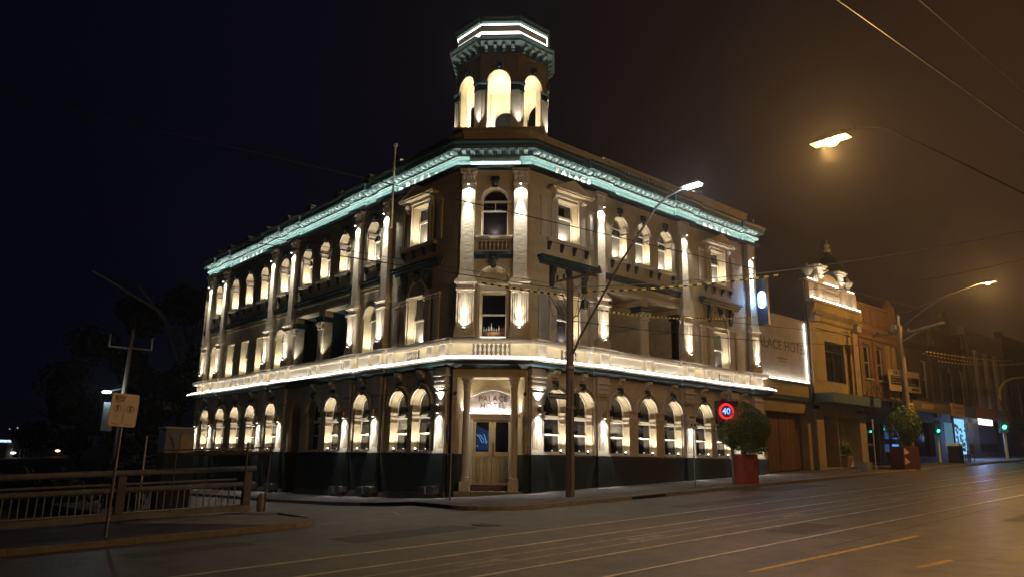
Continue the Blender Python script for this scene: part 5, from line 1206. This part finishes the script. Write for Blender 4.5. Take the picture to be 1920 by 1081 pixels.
# --- lease board
lb = root('lease_board', (36.3, -.65, 6.1), 'tilted white board reading FOR LEASE fixed above the verandah', 'sign board'); lb.rotation_euler = (0, 0, 0)
LX = Matrix.Rotation(R_(-1.5), 4, 'Y')
part('board', MB().box(-2.55, 2.55, 0, .05, 0, 1.42), mat('board_cream', (.52, .44, .26), .6, .05), lb, LX)
pur = mat('board_purple', (.05, .03, .06), .6)
part('band', MB().box(-2.3, 2.35, -.012, -.001, .42, 1.02), pur, lb, LX)
link('lettering', text_mesh('FOR LEASE', .36, .004, pur, 'lettering', bold=.01), lb, LX @ T((-.95, -.008, 1.21)))
for k in range(3): part('text_line', MB().box(-2.15, 1.1+.3*k, -.018, -.013, .88-k*.17, .94-k*.17), mat('board_line', (.35, .30, .22), .6), lb, LX)
part('agent_name', MB().box(1.0, 2.3, -.01, -.001, .12, .28), pur, lb, LX)
# --- darker buildings further up
def far_shop(x0, x1, h, label, m_, wins, sill=6.0, top=8.8, style=0):
    b_ = root('far_shop', (x0, 0, 0), label, 'shop building', 'dim shop buildings further up the street'); X = T((-x0, 0, 0))
    w2 = (x1-x0)/wins
    hs = [(x0+w2*(k+.5), min(1.0, w2*.5), sill, top, style == 1) for k in range(wins)]
    part('upper_wall', wall(x0+.01, x1-.01, 4.6, h, hs, .2), m_, b_, X)
    for hh in hs:
        o = part('window', sash_frame(hh[1], sill, top, style == 1, .06, .06, bars=[(-hh[1]/2+.05, hh[1]/2-.05, (sill+top)/2-.03, (sill+top)/2+.03)]), greyr, b_, X @ T((hh[0], .12, 0)))
        part('pane', glass_quad([(-hh[1]/2+.04, sill+.04), (hh[1]/2-.04, sill+.04), (hh[1]/2-.04, top-.04 if style != 1 else top-hh[1]/2), (-hh[1]/2+.04, top-.04 if style != 1 else top-hh[1]/2)], .05), glassd, o)
    part('cornice', MB().prismx([(0, h-.1), (-.1, h), (-.3, h+.25), (-.3, h+.4), (0, h+.45)], x0+.01, x1-.01), m_, b_, X)
    part('parapet', MB().box(x0+.01, x1-.01, 0, .3, h+.4, h+1.5), m_, b_, X)
    for x in (x0+.35, x1-.35):
        part('parapet_pier', MB().box(x-.3, x+.3, -.2, .35, 4.7, h+1.7), m_, b_, X)
    part('side_wall', MB().box(x0+.01, x0+.2, .3, 12, 4.6, h+.8), m_, b_, X)
    z_ = gz(x0, 0)
    part('shop_front', wall(x0+.01, x1-.01, z_-.2, 4.6, [((x0+x1)/2, (x1-x0)*.7, z_+.5, z_+2.9, False, .4)]), darkw, b_, X)
    part('pane', MB().quad((x0+.5, .35, z_+.4), (x1-.5, .35, z_+.4), (x1-.5, .35, z_+3.0), (x0+.5, .35, z_+3.0)), glassd, b_, X)
    return b_, X
paleg = mat('dim_grey_render', (.20, .18, .16), .8, .2, 1.5, .3, 20)
b4, X4 = far_shop(36.62, 43.3, 9.6, 'dark plain two storey shop behind the lease board', darkw, 2)
b5, X5 = far_shop(43.32, 50.4, 10.0, 'dim shop with rounded gable top beyond the lease board', greyr if False else darkw, 3, style=1)
part('rounded_gable', MB().prism([(-.9, 0), (.9, 0)]+[(.9*math.cos(math.pi*i/12), .9+.9*math.sin(math.pi*i/12)) for i in range(13)], 0, .3), darkw, b5, X5 @ T((47.0, -.05, 11.4)))
b6, X6 = far_shop(50.42, 60, 10.8, 'tall ornate pale grey shop row behind the curved traffic signal arm', paleg, 4, style=1)
for x in (52.8, 55.2, 57.6): part('pilaster', MB().box(x-.25, x+.25, -.25, 0, 5, 10.7), greyr, b6, X6)
b7, X7 = far_shop(60.02, 76, 11.5, 'long dim shop row at the right end of the street', darkw, 6)
fo = mat('orange_fascia', (.38, .10, .04), .6)
part('fascia_sign', MB().box(41.8, 49.5, -3.03, -2.95, 4.55, 5.35), fo, b5, X5); part('fascia_sign', MB().box(37.2, 39.6, -3.02, -2.95, 4.5, 5.3), mat('fascia_cream', (.42, .32, .16), .6), b4, X4)
part('fascia_lettering', MB().box(37.5, 39.3, -3.04, -3.02, 4.95, 5.12).box(37.8, 39.0, -3.04, -3.02, 4.68, 4.82), fo, b4, X4)
part('fascia_sign', MB().box(39.6, 41.8, -3.02, -2.95, 4.5, 5.25), mat('fascia_olive2', (.10, .085, .04), .7), b4, X4)
# lit shop window and hanging light box
lw = root('lit_shop_window', (47.2, -.1, gz(47, 0)), 'bright blue-white shop window behind the chairs up the street', 'shop window')
part('backboard', MB().box(-1.15, 1.15, .0, .04, .35, 3.0), glow('blue_white_window', (.22, .55, .80), 1.0), lw)
random.seed(11)
gb = MB()
for k in range(46):
    x = random.uniform(-1.05, 1.05); z_ = random.uniform(.5, 2.5); s_ = random.uniform(.04, .12); gb.box(x-s_, x+s_, -.08, -.03, z_-s_, z_+s_*1.3)
part('display_goods', gb, mat('goods_dark', (.02, .05, .06), .6), lw, kind='stuff')
part('frame', MB().box(-1.25, -1.15, -.06, .06, .3, 3.1).box(1.15, 1.25, -.06, .06, .3, 3.1).box(-1.25, 1.25, -.06, .06, 3.0, 3.1), darks, lw)
point(lw, None, (0, -1.3, 1.6), 200, (.30, .50, 1.0), .3)
hb = root('light_box', (50.0, -1.2, 4.42), 'small glowing white box sign hanging over the far pavement', 'light box')
part('box', MB().box(-1.35, 1.35, 0, .2, 0, .55), glow('light_box_face', (1, .98, .92), 1.6), hb)
for k in range(6): part('lettering', MB().box(-1.1+k*.38, -.98+k*.38, -.01, -.001, .14, .40).box(-1.1+k*.38, -.86+k*.38, -.012, -.0015, (.14, .30, .34, .14, .30, .14)[k], (.14, .30, .34, .14, .30, .14)[k]+.06), cable, hb)
part('hanger', MB().box(-1.2, -1.15, .08, .12, .55, 1.0).box(1.15, 1.2, .08, .12, .55, 1.0), darks, hb)
# traffic signals
def signal(x, y, arm, label, s=1.0, ang=-.9):
    z_ = gz(x, y); o = root('traffic_light', (x, y, z_), label, 'traffic light')
    if arm:
        part('pole', MB().tube([(0, 0, 0), (0, 0, 3.1)], .10, 10), signw, o, smooth=True)
        part('arm', MB().tube([(0, 0, 3.1), (-.1, 0, 4.3), (.1, 0, 5.0), (.9, -.15, 5.65), (2.2, -.4, 6.0), (5, -.9, 6.3)], [.10, .10, .10, .09, .08, .07], 10), mat('yellow_arm_paint', (.40, .32, .06), .5), o, smooth=True)
    else: part('pole', MB().tube([(0, 0, 0), (0, 0, 2.6)], .07, 8), signw, o)
    H = T((-.35*s, -.1, 2.3 if arm else 2.1)) @ Matrix.Rotation(ang, 4, 'Z')
    part('housing', MB().box(-.2*s, .2*s, -.15, .1, -.3*s, .85*s), darks, o, H)
    part('visor', MB().lathe(0, 0, [(.12*s, 0), (.12*s, .15)], 12, 0, 180), darks, o, H @ T((0, -.15, 0)) @ Matrix.Rotation(math.pi/2, 4, 'X'))
    part('green_lens', MB().lathe(0, 0, [(.001, 0), (.105*s, 0), (.105*s, .015), (.001, .016)], 14), glow('green_signal', (.05, 1.0, .62), 7.0), o, H @ T((0, -.155, 0)) @ Matrix.Rotation(math.pi/2, 4, 'X'))
    for z2 in (.28, .56): part('unlit_lens', MB().lathe(0, 0, [(.001, 0), (.10*s, 0), (.10*s, .015), (.001, .016)], 14), cable, o, H @ T((0, -.155, z2*s)) @ Matrix.Rotation(math.pi/2, 4, 'X'))
    point(o, H, (0, -.6, 0), 5, (.05, 1, .6), .08)
signal(45.4, -3.6, True, 'traffic light showing green on the pole with a curved yellow arm', 1.3); signal(38.4, -1.6, False, 'smaller traffic light showing green beside the second red planter', .8)
# pavement furniture up the street
bn = root('litter_bin', (38.6, -2.5, gz(38.4, -2.5)), 'dark square litter bin with pale sloping lid on the far pavement', 'bin')
part('body', MB().box(-.36, .36, -.36, .36, 0, 1.1), mat('bin_black', (.015, .016, .02), .5), bn); part('lid', MB().prism([(-.40, 1.1), (.40, 1.1), (.40, 1.16), (-.40, 1.26)], -.40, .40), signw, bn)
def chair(x, y, lab, rz):
    o = root('street_chair', (x, y, gz(x, y)), lab, 'chair', 'chairs outside the lit shop', rz)
    part('seat', MB().box(-.22, .22, -.22, .22, .44, .48), darks, o); part('backrest', MB().prism([(-.2, .5), (.2, .5), (.22, 1.0), (.12, 1.22), (-.12, 1.22), (-.22, 1.0)], .19, .23), mat('chair_back_red', (.16, .06, .05), .6) if 'chair_back_red' not in bpy.data.materials else bpy.data.materials['chair_back_red'], o)
    for sx in (-.19, .19):
        for sy in (-.19, .19): part('leg', MB().box(sx-.015, sx+.015, sy-.015, sy+.015, 0, .44), darks, o)
chair(40.9, -2.4, 'high backed chair nearest the lit shop window', .3); chair(42.2, -2.2, 'chair with its back to the hanging light box', 2.8)
tb = root('cafe_table', (41.5, -2.3, gz(41.5, -2.3)), 'small dark table between the two chairs outside the lit shop', 'table'); part('top', MB().box(-.35, .35, -.3, .3, .70, .74), darks, tb); part('leg', MB().box(-.03, .03, -.03, .03, 0, .7), darks, tb)
bo = part('bollard_box', MB().box(-.28, .28, -.28, .28, 0, .52).box(-.33, .33, -.33, .33, -.03, .08), conc); bo.location = (23.4, -3.1, gz(23.4, -3.1)); tag(bo, 'low square concrete block on the pavement edge before the ornate shop', 'bollard')
signpost('parking_sign', 24.6, -3.2, 2.75, 'slim pale signpost beside the low concrete block, plate edge on', (('plate', -.05, .05, 2.2, 2.75, signw, 0),), m_=signw)
p2z = gz(28.0, -3.4)
pb = root('planter', (28.1, -3.35, p2z), 'second red planter with pale arrow triangles by the far timber pole', 'planter')
part('box', MB().box(-.55, .55, -.5, .5, 0, 1.25), mat('dull_red_steel', (.12, .035, .03), .6), pb, rz_)
for z_ in (.25, .78): part('arrow_mark', MB().prism([(-.50, z_), (-.12, z_+.12), (-.45, z_+.40)], -.504, -.501), signw, pb, rz_)
t2 = root('planter_tree', (28.6, -3.2, p2z+1.2), 'dark loose bushy tree growing in the second red planter', 'tree')
part('trunk', MB().tube([(0, 0, 0), (0, 0, 1.0)], .05, 6), bark, t2); part('crown', leaf_ball((0, 0, 1.25), .95, 2600, .09, 1.0, .35, 31), leafm, t2, kind='stuff')

# ============================================================ LEFT SIDE: BRIDGE RAILING, SIGN, TREES, LIGHTS
br = root('bridge_railing', (-11, 2.6, 0), 'long weathered railing with thick rails and pickets along the bridge footpath', 'railing')
def railing(x0, x1):
    zf = lambda x: gz(x, 0)
    def beam(name, h, r, xa, xb, m_, square=None):
        part(name, MB().tube([(xa+11, 0, zf(xa)+h), (xb+11, 0, zf(xb)+h)], r, 10 if not square else 4), m_, br)
    wr = mat('weathered_rail', (.20, .195, .185), .75, .25, 5, .4, 20)
    beam('top_rail', 1.17, .085, x0, x1, wr); beam('mid_rail', .86, .035, x0, -7.9, wr); beam('lower_rail', .70, .08, x0, x1, wr); beam('foot_rail', .08, .025, x0, -7.6, steel)
    k = 0; x = -7.55
    while x > x0:
        part('post', MB().box(x+11-.11, x+11+.11, -.11, .11, zf(x)-.05, zf(x)+1.08), mat('post_grey', (.17, .15, .12), .8, .2, 6) if 'post_grey' not in bpy.data.materials else bpy.data.materials['post_grey'], br); x -= 3.65; k += 1
    x = -7.72; n = 0
    pk = MB().box(-.014, .014, -.014, .014, .09, .64).mesh('picket', steel)
    while x > x0:
        x -= .19
        if abs(((x+7.55)/3.65)-round((x+7.55)/3.65)) < .04: continue
        link('picket', pk, br, T((x+11, 0, zf(x))) @ Matrix.Rotation(random.uniform(-.03, .03), 4, 'Y'))
railing(-26, -7.3)
kbb = part('railing_plinth', MB().quad(*[(x, y, gz(x, 0)+z) for x, y, z in ((-26, 2.3, .05), (-7.5, 2.3, .05), (-7.5, 2.9, .05), (-26, 2.9, .05))]).quad(*[(x, y, gz(x, 0)+z) for x, y, z in ((-26, 2.3, -.1), (-7.5, 2.3, -.1), (-7.5, 2.3, .05), (-26, 2.3, .05))]), conc); tag(kbb, None, None, kind='structure')
ts = root('taxi_sign', (-12.7, -2.35, gz(-12.7, -2.35)), 'pale stopping sign plate with two S symbols on a leaning post by the kerb', 'sign')
part('post', MB().tube([(0, 0, -.05), (.04, 0, 2.38)], .034, 8), steel, ts, smooth=True)
SP = T((.02, 0, 2.38)) @ Matrix.Rotation(.12, 4, 'Z') @ Matrix.Rotation(.04, 4, 'Y')
def rr_plate(w_, h, r=.05):
    P = []
    for cx, cz, a0 in ((w_/2-r, r, -90), (w_/2-r, h-r, 0), (-w_/2+r, h-r, 90), (-w_/2+r, r, 180)):
        for i in range(5): P.append((cx+r*math.cos(R_(a0+22.5*i)), cz+r*math.sin(R_(a0+22.5*i))))
    return P
part('plate', MB().prism(rr_plate(.60, .74), -.055, -.04), mat('taxi_plate', (.85, .74, .58), .55, .06, 8), ts, SP)
tr_ = mat('sign_faded_red', (.30, .06, .035), .6); tb_ = mat('sign_black', (.03, .03, .03), .6)
part('heading_band', MB().box(-.23, -.02, -.059, -.056, .615, .69), tr_, ts, SP)
link('heading', text_mesh('TAXI', .075, .001, signw, 'heading', bold=.002), ts, SP @ T((-.125, -.061, .652))); link('heading', text_mesh('ZONE', .075, .001, tr_, 'heading', bold=.002), ts, SP @ T((-.125, -.058, .575)))
for x in (-.15, .13):
    part('ring', ringm(.075, .085, -.0585, 24), tb_, ts, SP @ T((x, 0, .40))); link('letter', text_mesh('S', .14, .001, tb_, 'letter', bold=.004), ts, SP @ T((x, -.059, .40)))
part('divider', MB().box(-.006, .0, -.0585, -.056, .06, .52), tb_, ts, SP)
part('arrow', MB().box(-.24, -.10, -.0585, -.056, .045, .055).box(.07, .22, -.0585, -.056, .045, .055).box(-.2, -.07, -.0585, -.056, .525, .535), tb_, ts, SP)
part('small_text', MB().box(-.18, -.10, -.0585, -.056, .26, .265).box(-.2, -.09, -.0585, -.056, .23, .235).box(-.18, -.1, -.0585, -.056, .2, .205), tr_, ts, SP)
# hand rail of the path going down beside the bridge
hr = root('handrail', (-7.66, .85, gz(-7.66, 0)), 'thin steel handrail with a leaning end post at the side street corner', 'handrail')
z_ = gz(-7.66, 0)
hrm = mat('handrail_steel', (.16, .15, .13), .5, .15, 8, metal=.4)
part('end_post', MB().tube([(-.03, 0, 0), (.03, 0, 1.85)], .032, 8), hrm, hr); part('post', MB().tube([(-.65, .1, .6), (-.65, .1, 1.97)], .03, 8), hrm, hr); part('post', MB().tube([(-2.6, .3, 0), (-2.6, .3, 1.68)], .02, 8), hrm, hr)
part('rail', MB().tube([(.03, 0, 1.83), (-3.1, .3, 1.69)], .022, 8), hrm, hr); part('board_rail', MB().tube([(.12, .3, 1.66), (-2.2, .5, 1.60)], .055, 8), mat('rail_wood_dark', (.09, .065, .05), .8), hr)
rk = part('marker_post', MB().lathe(0, 0, [(.10, 0), (.12, .2), (.10, .42), (.04, .52), (.001, .54)], 7), conc, None, T((-7.78, .92, z_-.02))); tag(rk, 'short pale stone marker at the foot of the handrail post', 'marker stone')
# cabinets
cbx = root('utility_cabinet', (-8.1, 8, gz(-8.1, 8)), 'tall grey and cream utility cabinet behind the railing left of the hotel', 'cabinet')
part('body', MB().box(-.5, .5, -.4, .4, 2.0, 2.85), mat('cabinet_grey', (.26, .27, .24), .6), cbx); part('base', MB().box(-.52, .52, -.45, .42, -.3, 1.999), mat('cabinet_base_dark', (.02, .02, .018), .8), cbx); part('door', MB().box(.02, .46, -.43, -.40, 2.02, 2.66), mat('cabinet_cream', (.45, .35, .17), .6), cbx)
part('roof', MB().box(-.55, .5, -.45, .4, 2.86, 2.92), steel, cbx); part('pipe', MB().tube([(-.35, -.42, 2.6), (-.2, -.44, 2.3), (-.18, -.44, 2.0)], .015, 6), darks, cbx)
tm = signpost('marker_pole', -9.7, 6, 2.55, 'short pale tube pole standing behind the railing', (), r=.03, m_=signw)
# white lamp pole with banner on the left
wl = root('street_lamp', (-8.9, 13, gz(-8.9, 13)), 'pole with white lamp, pale box and insulators behind the taxi sign', 'street lamp')
zb_ = gz(-8.9, 13)
part('pole', MB().tube([(0, 0, 0), (.15, 0, 6.4-zb_)], [.11, .07], 8), woodp, wl); part('crossarm', MB().tube([(-.75, 0, 5.6-zb_), (1.0, 0, 5.6-zb_)], .04, 6), woodp, wl)
for x in (-.7, .15, .95): part('insulator', MB().tube([(x, 0, 5.6-zb_), (x, 0, 6.1-zb_)], .05, 8), steel, wl)
part('lamp_arm', MB().tube([(.05, 0, 3.9-zb_), (-.55, 0, 3.75-zb_)], .03, 6), steel, wl); part('lamp_lens', MB().lathe(-.55, 0, [(.001, 3.66-zb_), (.16, 3.68-zb_), (.17, 3.74-zb_), (.001, 3.78-zb_)], 12), glow('cool_lamp', (.8, .93, 1), 8), wl)
part('pale_box', MB().box(-.62, -.22, -.12, .12, 2.15-zb_, 3.3-zb_), mat('pale_box_white', (.18, .24, .26), .5), wl)
l_ = bpy.data.lights.new('street_light', 'POINT'); l_.energy = 28; l_.color = (.75, .92, 1); l_.shadow_soft_size = .1; lo2 = bpy.data.objects.new('street_light', l_); COL.objects.link(lo2); lo2.location = (-9.45, 12.8, 3.55)

def tree(x, y, h, w_, n, label, seed, trunk_h=.4, m_=leafd, limbs=(), size=.28, zb=None, bk_=bark):
    random.seed(seed); z = (gz(x, y)-.6) if zb is None else zb
    o = root('tree', (x, y, z), label, 'tree', 'dark trees beyond the side street')
    b = MB().tube([(0, 0, 0), (.1*h/10, 0, h*trunk_h*.6), (0, .1, h*trunk_h), (.2, 0, h*.75)], [h*.028, h*.022, h*.018, h*.006], 8)
    part('trunk', b, bk_, o)
    for k in range(6):
        a = random.uniform(0, 6.28); zz = h*random.uniform(trunk_h*.8, .7); l = w_*random.uniform(.5, .95)
        part('limb', MB().tube([(0, 0, zz), (l*.4*math.cos(a), l*.4*math.sin(a), zz+h*.08), (l*math.cos(a), l*math.sin(a), zz+h*.2)], [h*.010, h*.007, h*.003], 6), bk_, o)
    for p in limbs: part('limb', MB().tube([Vector(q)-Vector((x, y, z)) for q in p], [.22, .16, .12, .07][:len(p)], 7), bk_, o)
    c = MB()
    for k in range(int(16)):
        a = random.uniform(0, 6.28); rr_ = w_*random.uniform(.1, .8); zc = h*random.uniform(trunk_h+.05, .92); s_ = w_*random.uniform(.22, .42)
        c.add(leaf_ball((rr_*math.cos(a), rr_*math.sin(a), zc), s_, n//16, size, .75, .1, seed*31+k))
    part('crown', c, m_, o, kind='stuff')
pale_bark = mat('pale_gum_bark', (.20, .18, .15), .85, .3, 3)
tree(2.9, 42, 17, 6, 9000, 'tall gum tree with pale forked trunk left of the hotel', 3, .38, limbs=([(2.6, 41, 6), (2.3, 41, 9.5), (.9, 41, 11.2), (-1.6, 41, 14)], [(2.4, 41, 9), (.2, 41, 12.2), (-2, 41, 13.2), (-5, 41, 14.6)], [(2.7, 41, 7), (3.2, 41, 11), (4.0, 41, 14)]), bk_=pale_bark)
tree(-3.5, 44, 12.5, 4.5, 7000, 'dark rounded tree at the left edge of the gum tree', 5, .25)
tree(9.5, 48, 15, 5, 6000, 'dark tree half hidden behind the far end of the hotel', 7, .3)
tree(-1, 34, 6.5, 3.2, 4000, 'low dark bushy tree behind the white lamp pole', 9, .2)
tree(-9.6, 22, 2.0, 2.2, 3000, 'low shrub beyond the bridge railing left of the taxi sign', 13, .1, size=.14)
tree(-8.9, 10.5, 2.6, 1.3, 2500, 'low round shrub beside the utility cabinet', 15, .1, size=.10)
tree(7, 95, 8, 7, 4000, 'wide dark tree far off under the distant city lights', 17, .15, size=.4, zb=-11)
# distant lit things across the valley
dl = [((9.66, 160, .73), (1, .97, .9), 9, .30, 'bright white far street light at the left edge of the photo'), ((17.4, 160, 1.28), (1, .55, .2), 8, .34, 'orange far street light beyond the railing'),
      ((17.0, 160, -.44), (1, .9, .7), 4, .18, 'small white light just below the orange far light'), ((16.1, 160, -2.05), (1, .9, .75), 3, .15, 'lowest small white light left of the taxi sign'), ((25.8, 160, -.58), (.9, .95, 1), 3, .16, 'lone small white light beside the taxi sign post')]
dl += [((10.8+.75*k, 160, 2.34), (1, .9, .75), 1.5, .10, ['first', 'second', 'third', 'last'][k]+' of four tiny lights in a row on the far hill') for k in range(4)]
dl += [((8.4, 160, 5.41), (1, .9, .8), 1.0, .09, 'upper left tiny light on the far hill'), ((9.7, 160, 5.67), (1, .9, .8), 1.2, .09, 'upper right tiny light on the far hill')]
for (p, c, s_, r, lab) in dl:
    o = root('distant_light', p, lab, 'far light', 'lights across the valley')
    part('lamp_lens', MB().lathe(0, 0, [(.001, -r*.6), (r*1.3, -r*.2), (r*1.4, r*.2), (.001, r*.6)], 10), glow('far_light', c, s_), o)
    part('post', MB().tube([(0, .05, -9), (0, .05, -r*.6)], .05, 5), darks, o)
fs = root('rooftop_sign', (8.2, 160, 3.0), 'tiny blue-white rooftop sign glowing on the far hill', 'sign')
for k in range(9): part('letter', MB().box(-1.1+k*.26, -.95+k*.26, 0, .1, -.22, .22).box(-1.1+k*.26, -.88+k*.26, 0, .1, (-.22, .1, -.05)[k % 3], (-.22, .1, -.05)[k % 3]+.12), glow('far_sign', (.5, .7, 1), 2.0) if 'far_sign' not in bpy.data.materials else bpy.data.materials['far_sign'], fs)
part('frame', MB().box(-1.3, 1.3, .1, .3, -9, -.25), darkw, fs)
hl_ = MB()
hp = [(-160+20*k, lerp(-160+20*k, [-160, -60, -10, 6, 12, 20, 60, 200], [3, 6, 7.5, 7, 4.2, 1.5, 1, .5])) for k in range(24)]
for (x0, za), (x1, zb2) in zip(hp, hp[1:]): hl_.quad((x0, 175, -40), (x1, 175, -40), (x1, 215, zb2), (x0, 215, za))
part('far_hill', hl_, darkw, kind='structure')
patchm = mat('worn_asphalt_patch', (.105, .09, .078), .6, .25, 3, .8, 50)
for i_, (x0, x1, y, w_) in enumerate(((-9, -5.5, -6.1, 1.1), (2, 7.5, -6.8, .7), (9.5, 14, -5.2, 1.4), (-13, -10.5, -5.0, .8), (-1.5, .6, -12.2, .9), (4, 9, -15.6, 1.5), (-8.5, -6.5, -15.2, .8))):
    mark('road_patch', x0, x1, y, y+.1, w_, patchm if i_ % 2 else darkasph, 2)
for x0, x1, y0, y1 in ((-14, -6, -4.6, -5.0), (-6, 3, -7.2, -6.9), (3, 16, -7.15, -7.3), (-3, 8, -13.9, -13.7), (-9, -8.7, -5.2, -7.6), (3.2, 3.4, -4.2, -7.4), (10, 10.2, -4.1, -7.5), (-2, -1.7, -13.6, -16.5)):
    mark('tar_seam', x0, x1, y0, y1, .035, cable, 6)
mark('road_patch', -2.6, 1.0, -16.95, -17.1, 1.0, darks, 2)

# ============================================================ HAZE
HZ = bpy.data.materials.new('haze'); HZ.use_nodes = True; hn = HZ.node_tree; hn.nodes.clear()
ho = hn.nodes.new('ShaderNodeOutputMaterial'); hv = hn.nodes.new('ShaderNodeVolumePrincipled'); hv.inputs['Density'].default_value = .0009
hv.inputs['Color'].default_value = (.9, .9, .9, 1); hv.inputs['Anisotropy'].default_value = .78
hn.links.new(hv.outputs[0], ho.inputs['Volume'])
part('haze', MB().box(-1600, 1600, -1600, 1600, -45, 40), HZ, kind='stuff')
